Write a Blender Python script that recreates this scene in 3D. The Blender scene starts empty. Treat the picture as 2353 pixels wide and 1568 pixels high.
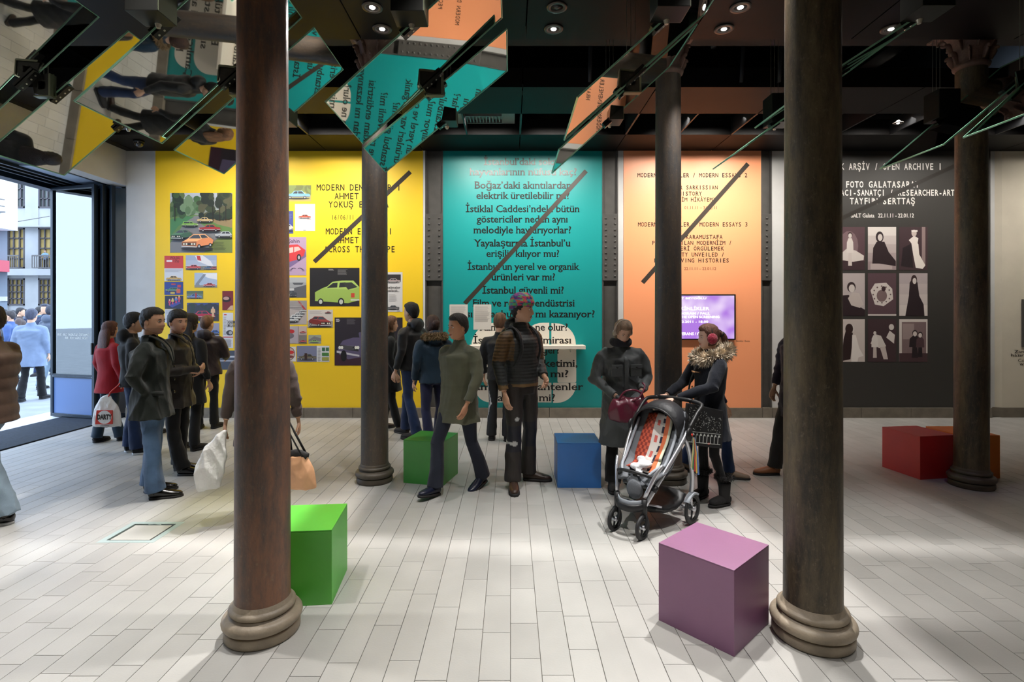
import bpy, bmesh, math, random
import numpy as np
from mathutils import Vector, Matrix
random.seed(7)
PI = math.pi
SC = bpy.context.scene
COL = SC.collection
# ---------------------------------------------------------------- camera
F = 1210.0; CX = 1173.0; CY = 715.0; CAMH = 1.70; WALLY = 8.40
cam = bpy.data.cameras.new('camera'); camo = bpy.data.objects.new('camera', cam); COL.objects.link(camo)
camo.location = (0, 0, CAMH); camo.rotation_euler = (PI/2, 0, 0)
cam.sensor_width = 36.0; cam.sensor_fit = 'HORIZONTAL'; cam.lens = F/2353.0*36.0
cam.shift_x = (1176.5-CX)/2353.0; cam.shift_y = -(784.0-CY)/2353.0
cam.clip_end = 300; cam.clip_start = 0.05
SC.camera = camo
# ---------------------------------------------------------------- render look
SC.view_settings.view_transform = 'Standard'; SC.view_settings.look = 'None'
SC.view_settings.gamma = 1.0; SC.view_settings.use_curve_mapping = False
SC.view_settings.exposure = 0.0
cy = SC.cycles
cy.use_denoising = True; cy.max_bounces = 9; cy.diffuse_bounces = 4; cy.glossy_bounces = 5
cy.transparent_max_bounces = 16; cy.transmission_bounces = 6
cy.caustics_reflective = False; cy.caustics_refractive = False
cy.sample_clamp_indirect = 6.0; cy.sample_clamp_direct = 0.0
# ---------------------------------------------------------------- world: overcast winter sky
W = bpy.data.worlds.new('overcast_sky'); SC.world = W; W.use_nodes = True
wn = W.node_tree.nodes; wl = W.node_tree.links
bg = wn['Background']; bg.inputs['Strength'].default_value = 5.2
tc = wn.new('ShaderNodeTexCoord'); sx = wn.new('ShaderNodeSeparateXYZ'); rp = wn.new('ShaderNodeValToRGB')
wl.new(tc.outputs['Generated'], sx.inputs[0]); wl.new(sx.outputs['Z'], rp.inputs[0])
rp.color_ramp.elements[0].color = (0.52, 0.68, 0.92, 1); rp.color_ramp.elements[1].color = (0.62, 0.78, 1.0, 1)
wl.new(rp.outputs[0], bg.inputs['Color'])
# ---------------------------------------------------------------- lights of the room
LIGHT_E = dict(down=760.0, front=330.0, wash=37.0, back=30.0)
def spot(loc, target, e, size=1.9, blend=0.7, col=(1, .93, .84), r=.04):
    l = bpy.data.lights.new('spot', 'SPOT'); l.energy = e; l.spot_size = size; l.spot_blend = blend
    l.color = col; l.shadow_soft_size = r
    o = bpy.data.objects.new('spot_light', l); COL.objects.link(o); o.location = loc
    d = Vector(target)-Vector(loc); o.rotation_euler = d.to_track_quat('-Z', 'Y').to_euler()
    return o
def area(loc, target, e, sx_, sy_, col=(1, .93, .84)):
    l = bpy.data.lights.new('area', 'AREA'); l.energy = e; l.shape = 'RECTANGLE'; l.size = sx_; l.size_y = sy_; l.color = col; l.spread = math.radians(115)
    o = bpy.data.objects.new('area_light', l); COL.objects.link(o); o.location = loc
    d = Vector(target)-Vector(loc); o.rotation_euler = d.to_track_quat('-Z', 'Y').to_euler()
    return o
# downlights in the visible ceiling panel
DLX = [-4.22, -2.69, -1.16, 0.39, 1.93, 3.44]
for i, dx in enumerate(DLX):
    for j, dy in enumerate((4.42, 4.76)):
        if (i, j) == (3, 0): continue            # this one is switched off
        ty = 2.5 if j == 0 else 5.5
        e = LIGHT_E['down']*((.55, .8, 1.0, 1.0, .9, .25)[i])*(1.0 if j == 0 else .22)
        spot((dx, dy, 4.20), (dx, ty, 0), e, 1.35, .8, (1, .97, .94))
# the same fixtures over the camera's part of the room
for fx in (-4.2, -2.2, -.3, 1.4, 3.2):
    for fy, fe in ((.4, .62), (2.9, 1.0)):
        spot((fx, fy, 4.20), (fx, fy, 0), LIGHT_E['front']*fe*(.35 if fx > 3 else (1.15 if abs(fx) < 1.8 else .8)), 1.35, .95, (1, .97, .93))
# wall washers up in the slot before the painted wall
for wx, we in ((-5.1, .22), (-3.9, .72), (-2.5, .85), (-.45, .80), (.75, .80), (2.6, .95), (3.6, .75), (5.4, .55), (6.8, .5), (8.8, .5)):
    area((wx, 7.16, 4.33), (wx, 8.4, 2.5), LIGHT_E['wash']*we, .85, .10, (1, .94, .86))
for wx, we in ((-4.2, .5), (-2.2, .7), (0.2, .8), (2.0, .6), (4.6, .3), (6.6, .3)):
    spot((wx, 6.9, 4.26), (wx, 6.2, 0), LIGHT_E['back']*we, 2.0, .9, (1, .86, .70))
# coloured spots added in place of panel-tinted light: violet and yellow patches
spot((-2.2, 3.3, 4.1), (-2.35, 3.35, 0), 260, .42, 1, (.42, .28, 1))
spot((-.9, 4.5, 4.1), (-1.15, 5.05, 0), 420, .34, 1, (.30, .25, 1))
spot((-2.9, 4.5, 4.1), (-2.45, 4.55, 0), 240, .36, 1, (.85, .8, .15))
spot((3.6, 4.6, 4.1), (4.33, 5.05, 1.2), 220, .38, 1, (.5, .1, 1))
# ---------------------------------------------------------------- pixel helpers
def wp(x, y, Y=WALLY):
    return ((x-CX)*Y/F, Y, CAMH+(CY-y)*Y/F)
def gp(x, y):
    Y = F*CAMH/(y-CY); return ((x-CX)*Y/F, Y)
def wx_(x, Y=WALLY): return (x-CX)*Y/F
def wz_(y, Y=WALLY): return CAMH+(CY-y)*Y/F
# ---------------------------------------------------------------- materials
def srgb(r, g, b):
    def f(c):
        c /= 255.0
        return c/12.92 if c <= .04045 else ((c+.055)/1.055)**2.4
    return (f(r), f(g), f(b), 1.0)
_M = {}
def mat(name, col, rough=.6, metal=0.0, noise=0.0, nscale=8.0, bump=0.0, bscale=60.0, spec=.5, stretch=None, col2=None, emit=None, es=0.0, sheen=0.0, nlo=.35, nhi=.65):
    if name in _M: return _M[name]
    m = bpy.data.materials.new(name); m.use_nodes = True; _M[name] = m
    nt = m.node_tree; n = nt.nodes; l = nt.links; b = n['Principled BSDF']
    b.inputs['Base Color'].default_value = col; b.inputs['Roughness'].default_value = rough
    b.inputs['Metallic'].default_value = metal; b.inputs['Specular IOR Level'].default_value = spec
    if sheen: b.inputs['Sheen Weight'].default_value = sheen
    if emit: b.inputs['Emission Color'].default_value = emit; b.inputs['Emission Strength'].default_value = es
    if noise or bump or col2:
        t = n.new('ShaderNodeTexCoord'); mp = n.new('ShaderNodeMapping'); l.new(t.outputs['Object'], mp.inputs[0])
        if stretch: mp.inputs['Scale'].default_value = stretch
    if noise or col2:
        nz = n.new('ShaderNodeTexNoise'); nz.inputs['Scale'].default_value = nscale; nz.inputs['Detail'].default_value = 6
        l.new(mp.outputs[0], nz.inputs['Vector'])
        cr = n.new('ShaderNodeValToRGB'); l.new(nz.outputs['Fac'], cr.inputs[0])
        c2 = col2 if col2 else tuple(min(1, c*(1-noise)) for c in col[:3])+(1,)
        c1 = col if col2 else tuple(min(1, c*(1+noise)) for c in col[:3])+(1,)
        cr.color_ramp.elements[0].position = nlo; cr.color_ramp.elements[1].position = nhi
        cr.color_ramp.elements[0].color = c2; cr.color_ramp.elements[1].color = c1
        l.new(cr.outputs[0], b.inputs['Base Color'])
    if bump:
        nb = n.new('ShaderNodeTexNoise'); nb.inputs['Scale'].default_value = bscale; nb.inputs['Detail'].default_value = 5
        l.new(mp.outputs[0], nb.inputs['Vector'])
        bp = n.new('ShaderNodeBump'); bp.inputs['Strength'].default_value = bump; bp.inputs['Distance'].default_value = .02
        l.new(nb.outputs['Fac'], bp.inputs['Height']); l.new(bp.outputs[0], b.inputs['Normal'])
    return m
def mat_attr(name, rough=.5, bump=0.0, bscale=60, spec=.5):
    if name in _M: return _M[name]
    m = mat(name, (1, 1, 1, 1), rough, bump=bump, bscale=bscale, spec=spec)
    a = m.node_tree.nodes.new('ShaderNodeAttribute'); a.attribute_name = 'Col'
    m.node_tree.links.new(a.outputs['Color'], m.node_tree.nodes['Principled BSDF'].inputs['Base Color'])
    return m
def mat_glass(name, refl, tint, gcol=(.95, .97, .95, 1), rough=.015):
    if name in _M: return _M[name]
    m = bpy.data.materials.new(name); m.use_nodes = True; _M[name] = m
    nt = m.node_tree; n = nt.nodes; l = nt.links; n.remove(n['Principled BSDF'])
    out = n['Material Output']; mx = n.new('ShaderNodeMixShader'); tr = n.new('ShaderNodeBsdfTransparent'); gl = n.new('ShaderNodeBsdfGlossy')
    tr.inputs[0].default_value = tint; gl.inputs[0].default_value = gcol; gl.inputs['Roughness'].default_value = rough
    fr = n.new('ShaderNodeFresnel'); fr.inputs['IOR'].default_value = 1.45
    ma = n.new('ShaderNodeMath'); ma.operation = 'MAXIMUM'; ma.inputs[1].default_value = refl
    l.new(fr.outputs[0], ma.inputs[0]); l.new(ma.outputs[0], mx.inputs[0])
    l.new(tr.outputs[0], mx.inputs[1]); l.new(gl.outputs[0], mx.inputs[2]); l.new(mx.outputs[0], out.inputs[0])
    return m
# ---------------------------------------------------------------- mesh builder
def V(*a): return Vector(a)
class MB:
    def __init__(s): s.v = []; s.f = []; s.m = []; s.c = []; s.cm = 0; s.cc = None
    def face(s, idx):
        s.f.append(tuple(idx)); s.m.append(s.cm); s.c.append(s.cc)
    def box(s, x0, x1, y0, y1, z0, z1):
        b = len(s.v)
        s.v += [(x0,y0,z0),(x1,y0,z0),(x1,y1,z0),(x0,y1,z0),(x0,y0,z1),(x1,y0,z1),(x1,y1,z1),(x0,y1,z1)]
        for q in ((0,3,2,1),(4,5,6,7),(0,1,5,4),(1,2,6,5),(2,3,7,6),(3,0,4,7)): s.face([b+i for i in q])
        return s
    def obox(s, c, ax, ay, az):
        """oriented box: centre and three half-axis vectors"""
        c = Vector(c); ax = Vector(ax); ay = Vector(ay); az = Vector(az); b = len(s.v)
        for sz in (-1, 1):
            for sxx, syy in ((-1,-1),(1,-1),(1,1),(-1,1)): s.v.append(tuple(c+sxx*ax+syy*ay+sz*az))
        for q in ((0,3,2,1),(4,5,6,7),(0,1,5,4),(1,2,6,5),(2,3,7,6),(3,0,4,7)): s.face([b+i for i in q])
        return s
    def quad(s, a, b_, c, d):
        b = len(s.v); s.v += [tuple(a), tuple(b_), tuple(c), tuple(d)]; s.face((b, b+1, b+2, b+3)); return s
    def poly(s, pts):
        b = len(s.v); s.v += [tuple(p) for p in pts]; s.face(range(b, b+len(pts))); return s
    def prism(s, pts, off):
        """planar outline pts extruded by vector off"""
        b = len(s.v); n = len(pts); off = Vector(off)
        s.v += [tuple(p) for p in pts]+[tuple(Vector(p)+off) for p in pts]
        s.face(range(b, b+n)); s.face(range(b+2*n-1, b+n-1, -1))
        for i in range(n): j = (i+1) % n; s.face((b+i, b+n+i, b+n+j, b+j))
        return s
    def tube(s, path, radii, seg=8, ref=None, cap=True, close=False, sm=3):
        P = [Vector(p) for p in path]; n = len(P)
        if sm > 1 and seg > 6 and 3 <= n <= 9 and not close:
            if not isinstance(radii, (list, tuple)) or len(radii) != n: radii = [radii]*n
            rr = [(r, r) if not isinstance(r, (list, tuple)) else r for r in radii]
            Q = []; R = []
            def cm(a, b, c, d, t): return .5*((2*b)+(c-a)*t+(2*a-5*b+4*c-d)*t*t+(3*b-a-3*c+d)*t*t*t)
            for i in range(n-1):
                i0, i3 = max(i-1, 0), min(i+2, n-1)
                for j in range(sm):
                    t = j/sm; Q.append(Vector([cm(P[i0][k], P[i][k], P[i+1][k], P[i3][k], t) for k in range(3)]))
                    R.append(tuple(max(min(rr[i][k], rr[i+1][k])*.9, cm(rr[i0][k], rr[i][k], rr[i+1][k], rr[i3][k], t)) for k in range(2)))
            Q.append(P[-1]); R.append(rr[-1]); P = Q; radii = R; n = len(P)
        if not isinstance(radii, (list, tuple)) or (len(radii) == 2 and n != 2 and not isinstance(radii[0], (list, tuple))): radii = [radii]*n
        rr = [(r, r) if not isinstance(r, (list, tuple)) else r for r in radii]
        b = len(s.v); prev = None
        for i in range(n):
            if close: t = P[(i+1) % n]-P[i-1]
            else: t = P[min(i+1, n-1)]-P[max(i-1, 0)]
            if t.length < 1e-9: t = Vector((0, 0, 1))
            t.normalize()
            if ref is not None:
                side = t.cross(Vector(ref))
                if side.length < 1e-3: side = Vector((1, 0, 0))
            elif prev is None:
                side = t.cross(Vector((0, 0, 1)) if abs(t.z) < .9 else Vector((0, 1, 0)))
            else:
                side = prev-t*prev.dot(t)
                if side.length < 1e-6: side = t.orthogonal()
            side.normalize(); fw = side.cross(t); prev = side
            for k in range(seg):
                a = 2*PI*k/seg
                s.v.append(tuple(P[i]+side*rr[i][0]*math.cos(a)-fw*rr[i][1]*math.sin(a)))
        for i in range(n if close else n-1):
            i2 = (i+1) % n
            for k in range(seg):
                k2 = (k+1) % seg
                s.face((b+i*seg+k, b+i*seg+k2, b+i2*seg+k2, b+i2*seg+k))
        if cap and not close:
            s.face(range(b+seg-1, b-1, -1)); s.face(range(b+(n-1)*seg, b+n*seg))
        return s
    def capsule(s, p0, p1, r0, r1, seg=10, ref=None):
        """rounded, tapered limb"""
        p0 = Vector(p0); p1 = Vector(p1); d = (p1-p0); L = max(d.length, 1e-6); d = d/L
        def sc(r, f): return (r[0]*f, r[1]*f) if isinstance(r, (list, tuple)) else r*f
        def mr(r): return min(r) if isinstance(r, (list, tuple)) else r
        path = [p0-d*mr(r0)*.95, p0-d*mr(r0)*.6, p0, p1, p1+d*mr(r1)*.6, p1+d*mr(r1)*.95]
        return s.tube(path, [sc(r0, .35), sc(r0, .8), sc(r0, 1), sc(r1, 1), sc(r1, .8), sc(r1, .35)], seg, ref)
    def ball(s, c, r, seg=12, rings=8):
        c = Vector(c); r = r if isinstance(r, (list, tuple)) else (r, r, r); b = len(s.v)
        s.v.append((c.x, c.y, c.z-r[2]))
        for i in range(1, rings):
            ph = PI*i/rings
            for k in range(seg):
                a = 2*PI*k/seg
                s.v.append((c.x+r[0]*math.sin(ph)*math.cos(a), c.y+r[1]*math.sin(ph)*math.sin(a), c.z-r[2]*math.cos(ph)))
        s.v.append((c.x, c.y, c.z+r[2])); top = len(s.v)-1
        for k in range(seg): s.face((b, b+1+(k+1) % seg, b+1+k))
        for i in range(rings-2):
            for k in range(seg):
                k2 = (k+1) % seg; o = b+1+i*seg
                s.face((o+k, o+k2, o+seg+k2, o+seg+k))
        o = b+1+(rings-2)*seg
        for k in range(seg): s.face((o+k, o+(k+1) % seg, top))
        return s
    def lathe(s, prof, c=(0, 0, 0), seg=32, rot=0):
        b = len(s.v); n = len(prof)
        for (r, z) in prof:
            for k in range(seg):
                a = 2*PI*k/seg+rot; s.v.append((c[0]+r*math.cos(a), c[1]+r*math.sin(a), c[2]+z))
        for i in range(n-1):
            for k in range(seg):
                k2 = (k+1) % seg; s.face((b+i*seg+k, b+i*seg+k2, b+(i+1)*seg+k2, b+(i+1)*seg+k))
        s.face(range(b+seg-1, b-1, -1)); s.face(range(b+(n-1)*seg, b+n*seg)); return s
    def disc(s, c, r, n_, seg=16, th=.002):
        c = Vector(c); n_ = Vector(n_).normalized()
        return s.tube([c-n_*th/2, c+n_*th/2], [r, r], seg)
    def xf(s, M, start=0):
        for i in range(start, len(s.v)): s.v[i] = tuple(M @ Vector(s.v[i]))
        return s
    def build(s, name, m=None, parent=None, smooth=False, loc=None, recalc=True, rotz=None, bevel=0.0):
        me = bpy.data.meshes.new(name); me.from_pydata(s.v, [], s.f)
        mats = m if isinstance(m, (list, tuple)) else ([m] if m else [])
        for mm in mats: me.materials.append(mm)
        if len(mats) > 1: me.polygons.foreach_set('material_index', s.m)
        if any(c is not None for c in s.c):
            ca = me.color_attributes.new('Col', 'FLOAT_COLOR', 'CORNER'); arr = []
            for p, c in zip(me.polygons, s.c):
                arr.extend((c if c is not None else (.5, .5, .5, 1))*len(p.vertices))
            ca.data.foreach_set('color', arr)
        if recalc:
            bm = bmesh.new(); bm.from_mesh(me); bmesh.ops.recalc_face_normals(bm, faces=bm.faces)
            if bevel: bmesh.ops.bevel(bm, geom=bm.edges[:], offset=bevel, segments=2, affect='EDGES', profile=.7)
            bm.to_mesh(me); bm.free()
        if smooth: me.polygons.foreach_set('use_smooth', [True]*len(me.polygons))
        me.update()
        o = bpy.data.objects.new(name, me); COL.objects.link(o)
        if parent: o.parent = parent
        if loc: o.location = loc
        if rotz is not None: o.rotation_euler = (0, 0, rotz)
        return o
def tag(o, label=None, cat=None, group=None, kind=None):
    if label: o['label'] = label
    if cat: o['category'] = cat
    if group: o['group'] = group
    if kind: o['kind'] = kind
    return o
def struct(o): o['kind'] = 'structure'; return o
def empty(name, label, cat, loc=(0, 0, 0), rz=0, group=None):
    o = bpy.data.objects.new(name, None); COL.objects.link(o); o.location = loc; o.rotation_euler = (0, 0, rz)
    o.empty_display_size = .1
    return tag(o, label, cat, group)
def copy_obj(o, parent=None, loc=None):
    c = o.copy(); COL.objects.link(c); c.parent = parent
    if loc is not None: c.location = loc
    return c
# ================================================================ THE ROOM
M_white = mat('white_plaster', srgb(196, 196, 194), .8, noise=.04, nscale=3, bump=.05, bscale=120)
M_beige = mat('beige_plaster', srgb(205, 197, 180), .8, noise=.04, nscale=3, bump=.05, bscale=120)
M_yellow = mat('yellow_paint', srgb(240, 200, 26), .55, bump=.04, bscale=150)
M_teal = mat('teal_paint', srgb(18, 146, 144), .40, bump=.03, bscale=150)
M_orange = mat('orange_paint', srgb(252, 164, 116), .4, bump=.04, bscale=150)
M_black = mat('charcoal_paint', srgb(54, 52, 49), .5, bump=.04, bscale=150)
M_steel = mat('grey_painted_steel', srgb(74, 72, 69), .45, noise=.1, bump=.05)
M_ceil = mat('black_ceiling_panel', srgb(14, 12, 12), .55, noise=.15, nscale=4, spec=.14)
M_void = mat('void_black', srgb(8, 8, 9), .8)
M_duct = mat('dark_duct', srgb(24, 25, 27), .5, metal=.2)
M_stone = mat('base_stone', srgb(112, 104, 92), .6, noise=.15, nscale=6, bump=.1)
M_dframe = mat('door_frame_black', srgb(24, 38, 50), .35, metal=.2)
M_grout = mat('grout', srgb(160, 156, 148), .9)
M_tile = mat('floor_stone', srgb(176, 174, 168), .48, noise=.07, nscale=2.2, bump=.10, bscale=90)
M_street = mat('street_paving', srgb(140, 143, 148), .6, noise=.1, nscale=3, bump=.1)
M_letter = mat('black_lettering', srgb(36, 33, 30), .30)
M_letm = mat('matt_lettering', srgb(30, 25, 22), .7, spec=.2)
M_bar = mat('slash_bar', srgb(58, 51, 44), .4)
M_wletter = mat('white_lettering', srgb(225, 222, 215), .5)
M_wgraphic = mat('cream_graphic', srgb(232, 224, 210), .5)

XL, XR, YB, ZC = -6.13, 9.6, -3.2, 4.255
# --- floor: screed with stone planks laid on it
tw = .147
floor = struct(MB().box(XL-1.07, XR, YB, WALLY+.35, -.12, -.012).build('floor', M_grout))
rnd = random.Random(3)
tiles = []
HX0, HX1, HY0, HY1 = -3.10, -2.66, 4.72, 5.10     # floor hatch cut-out (set below)
HX0, HX1 = -3.04, -2.62
HY0, HY1 = 3.86, 4.24
nx0 = int(math.floor((XL-.05)/tw)); nx1 = int(math.ceil(XR/tw))
cols_v = []
for ix in range(nx0, nx1):
    x0 = ix*tw; x1 = x0+tw
    if x1 <= XL-.02 or x0 >= XR: continue
    x0 = max(x0, XL-.06); x1 = min(x1, XR)
    y = YB-rnd.random()*.5
    while y < WALLY+.02:
        L = rnd.choice((.29, .36, .44, .52, .6))
        y1 = y+L
        tiles.append((x0, x1, max(y, YB), min(y1, WALLY+.02)))
        y = y1
def in_view(x, y):
    if y < 2.15: return False
    px = CX+F*x/y; py = CY+F*CAMH/y
    return -60 < px < 2420 and py < 1610
view = [t for t in tiles if in_view((t[0]+t[1])/2, (t[2]+t[3])/2) and t[3]-t[2] > .1]
view.sort(key=lambda t: t[2])
own = set(view[:296])
def tile_mb(mb, t, g=.0014):
    x0, x1, y0, y1 = t; x0 += g; x1 -= g; y0 += g; y1 -= g
    if y1-y0 < .01: return
    # cut around the hatch
    if x1 > HX0 and x0 < HX1 and y1 > HY0 and y0 < HY1:
        if y0 < HY0-.01: mb.box(x0, x1, y0, HY0, -.012, 0)
        if y1 > HY1+.01: mb.box(x0, x1, HY1, y1, -.012, 0)
        if x0 < HX0-.01: mb.box(x0, HX0, max(y0, HY0), min(y1, HY1), -.012, 0)
        if x1 > HX1+.01: mb.box(HX1, x1, max(y0, HY0), min(y1, HY1), -.012, 0)
        return
    e = .0012; b = len(mb.v)
    mb.v += [(x0,y0,-.012),(x1,y0,-.012),(x1,y1,-.012),(x0,y1,-.012),(x0,y0,-e),(x1,y0,-e),(x1,y1,-e),(x0,y1,-e),
             (x0+e,y0+e,0),(x1-e,y0+e,0),(x1-e,y1-e,0),(x0+e,y1-e,0)]
    for q in ((0,1,5,4),(1,2,6,5),(2,3,7,6),(3,0,4,7),(4,5,9,8),(5,6,10,9),(6,7,11,10),(7,4,8,11),(8,9,10,11)): mb.face([b+i for i in q])
TM = []
for k in range(5):
    g = 176+(-5, 3, 0, 4, -2)[k]
    TM.append(mat('floor_stone_%d' % k, srgb(g-6, g-8, g-12), .42, noise=.06, nscale=2.4, bump=.10, bscale=90))
rest = MB()
for t in tiles:
    if t in own:
        mb = MB(); tile_mb(mb, t)
        if mb.v: mb.build('stone_tile', TM[rnd.randrange(5)], floor, recalc=False)
    else:
        rest.cm = rnd.randrange(5); tile_mb(rest, t)
tag(rest.build('stone_tiles', TM, floor, recalc=False), kind='stuff')
# --- ceiling: panels with open strips between, dark void above
ceiling = struct(MB().box(XL-1.4, XR+.3, YB-.2, WALLY+.4, 5.35, 5.5).build('ceiling', M_void))
seams = [-6.13, -5.99, -4.46, -2.93, -1.40, .14, 1.67, 3.20, 4.73, 6.26, 7.79, 9.6]
holes = [(dx, dy) for dx in DLX for dy in (4.42, 4.76)]
def cpanel(x0, x1, y0, y1, z=ZC):
    mb = MB(); g = .006
    mb.box(x0+g, x1-g, y0+g, y1-g, z, z+.04); mb.box(x0+g, x1-g, y1-g-.03, y1-g, z+.04, z+.22); mb.box(x0+g, x1-g, y0+g, y0+g+.03, z+.04, z+.22)
    mb.build('ceiling_panel', M_ceil, ceiling)
for i in range(len(seams)-1):
    for (a, b) in ((YB, -.6), (-.6, 1.4), (1.4, 3.2), (3.2, 4.96), (6.0, 6.82), (7.62, WALLY+.02)):
        if seams[i+1]-seams[i] > .2 or a > 5: cpanel(seams[i], seams[i+1], a, b)
# slot dividers and soffit shelf behind
for i in range(len(seams)-1):
    x = seams[i]
    MB().box(x-.012, x+.012, 6.82, 7.62, ZC, ZC+.24).build('slot_divider', M_duct, ceiling)
    xm = (seams[i]+seams[i+1])/2
    if seams[i+1]-seams[i] > .5:
        MB().box(xm-.010, xm+.010, 6.82, 7.62, ZC, ZC+.20).build('slot_divider', M_duct, ceiling)
MB().box(XL, XR, 6.82, 7.62, ZC+.30, ZC+.33).build('slot_backing', M_void, ceiling)
# beams and pipes up in the open strip
for bx in (-4.28, -1.35, 1.58, 4.48, 7.4):
    MB().box(bx-.11, bx+.11, YB, WALLY+.3, 4.75, 5.1).build('ceiling_beam', M_duct, ceiling)
MB().box(XL, XR, 5.02, 5.40, 4.42, 4.72).build('ceiling_beam', M_void, ceiling)
for k, (py_, pz, r) in enumerate(((5.62, 4.85, .05), (5.8, 4.98, .09), (5.5, 5.12, .035))):
    MB().tube([(XL, py_, pz), (XR, py_, pz)], [r, r], 12).build('ceiling_pipe', M_duct, ceiling, smooth=True)
for px_ in (.9, 2.62, 3.05, 5.35, 6.0):
    MB().tube([(px_, 5.98, 4.30), (px_, 5.9, 4.9), (px_+.0, 5.9, 5.3)], [.022]*3, 8).build('ceiling_pipe', M_duct, ceiling, smooth=True)
MB().tube([(2.2, 5.7, 4.55), (2.2, 5.7, 4.95), (2.75, 5.7, 4.95), (2.75, 5.7, 4.6)], [.03]*4, 8).build('ceiling_pipe', M_duct, ceiling, smooth=True)
MB().tube([(3.1, 5.9, 4.5), (3.9, 5.6, 5.2)], [.03]*2, 8).build('ceiling_pipe', M_duct, ceiling, smooth=True)
# --- wall shell
wall_back = struct(MB().box(XL, 8.0, WALLY+.06, WALLY+.25, 0, 5.4).box(XL-1.36, XL, WALLY+.35, WALLY+.55, -.02, 5.4).box(XL-.0, XL+.02, WALLY+.06, WALLY+.35, 0, 3.72).build('wall_back', M_white))
wall_left = struct(MB().box(-7.5, XL, YB, WALLY+.45, 3.78, 5.4).box(-7.5, XL, YB, 4.4, -.02, 3.78).box(XL-.24, XL, 4.4, WALLY+.06, 3.70, 3.78).build('wall_left', M_white))
struct(MB().box(XR, XR+.2, YB, WALLY+.4, 0, 5.4).build('wall_right', M_beige))
struct(MB().box(XL, XR, YB-.2, YB, 0, 5.4).build('wall_front', M_beige))
# bays of the back wall -----------------------------------------------------
def bay(name, x0, x1, m, y=WALLY, z0=.155, z1=4.30):
    return struct(MB().box(wx_(x0), wx_(x1), y, y+.08, z0, z1).build(name, m))
white_l = bay('wall_corner', 290, 357, M_white)
bay_y = bay('wall_yellow', 357, 972.5, M_yellow)
bay('trim_1', 972.5, 977, M_white, WALLY-.012)
bay_t = bay('wall_teal', 1018, 1383.5, M_teal, WALLY-.004)
bay('trim_2', 1420, 1432, M_white, WALLY-.01)
bay_o = bay('wall_orange', 1432.5, 1748, M_orange, WALLY-.012)
bay('wall_pale', 1773, 1850, M_white)
bay_k = bay('wall_charcoal', 1850, 2276, M_black)
pier = struct(MB().prism([(wx_(2276), 8.75, .15), (wx_(2276), 8.52, .15), (7.86, 8.42, .15), (XR, 8.42, .15), (XR, 8.75, .15)], (0, 0, 4.2)).build('wall_pier', M_beige))
struct(MB().prism([(wx_(2276), 8.75, 0), (wx_(2276)-.0, 8.50, 0), (7.86, 8.40, 0), (XR, 8.40, 0), (XR, 8.75, 0)], (0, 0, .155)).build('baseboard_right', M_stone))
# baseboard slabs
bb = struct(MB().box(wx_(357), wx_(2276), WALLY-.0, WALLY+.07, 0, .012).build('baseboard_back', M_stone))
bxs = [357, 470, 583, 700, 812, 925, 1018, 1140, 1262, 1383, 1432, 1540, 1650, 1750, 1773, 1862, 1976, 2090, 2200, 2276]
for i in range(len(bxs)-1):
    MB().box(wx_(bxs[i])+.003, wx_(bxs[i+1])-.003, WALLY-.035, WALLY+.06, 0, .158).build('stone_slab', M_stone, bb, bevel=.003)
MB().box(wx_(290), wx_(357)-.003, WALLY-.02, WALLY+.06, 0, .158).build('stone_slab', M_stone, bb)
# riveted steel pilasters
def pilaster(x0, x1, label, two=True):
    t = empty('steel_pilaster', label, 'pilaster', (wx_((x0+x1)/2), WALLY, 0), 0, 'riveted steel pilasters between the painted bays')
    hw = (wx_(x1)-wx_(x0))/2
    MB().box(-hw, hw, .030, .055, 0, ZC+.1).box(-hw, -hw+.02, -.012, .030, 0, ZC+.1).box(hw-.02, hw, -.012, .030, 0, ZC+.1).build('web', M_steel, t)
    z0, z1 = wz_(645), wz_(492)
    MB().box(-hw+.004, hw-.004, -.02, .035, z0, z1).build('splice_plate', M_steel, t, bevel=.003)
    cols = (-hw*.55, hw*.60) if two else (0,)
    rv = MB().tube([(0, 0, 0), (0, -.012, 0), (0, -.018, 0)], [.017, .015, .007], 10)
    first = None
    for c in cols:
        for k in range(11):
            z = z1-.07-k*(z1-z0-.14)/10
            if first is None: first = rv.build('rivet', M_steel, t, loc=(c, -.02, z))
            else: copy_obj(first, t, (c, -.02, z))
    return t
pilaster(977, 1018, 'dark riveted steel pilaster between yellow and teal bays')
pilaster(1383.5, 1420, 'dark riveted steel pilaster between teal and orange bays')
pilaster(1748, 1773, 'narrow dark riveted steel pilaster right of the orange bay', False)
# --- air grille and gear up in the slot over the teal bay
g = empty('air_grille', 'teal-lit ceiling air grille with louvred slots above teal bay', 'air vent', (-.38, 7.32, ZC+.09))
M_grille = mat('grille_metal', srgb(120, 124, 122), .4, metal=.2)
MB().box(-.44, .44, -.28, .28, .06, .09).build('backing', mat('grille_plate', srgb(120, 130, 128), .5), g)
first = None
for k in range(11):
    s_ = MB().box(-.008, .008, -.12, .12, .02, .05)
    first = s_.build('louvre', M_grille, g, loc=((k-5)*.045, 0, 0)) if first is None else copy_obj(first, g, ((k-5)*.045, 0, 0))
MB().box(-.26, .26, -.14, -.12, .01, .06).box(-.26, .26, .12, .14, .01, .06).build('grille_frame', M_grille, g)
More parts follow.
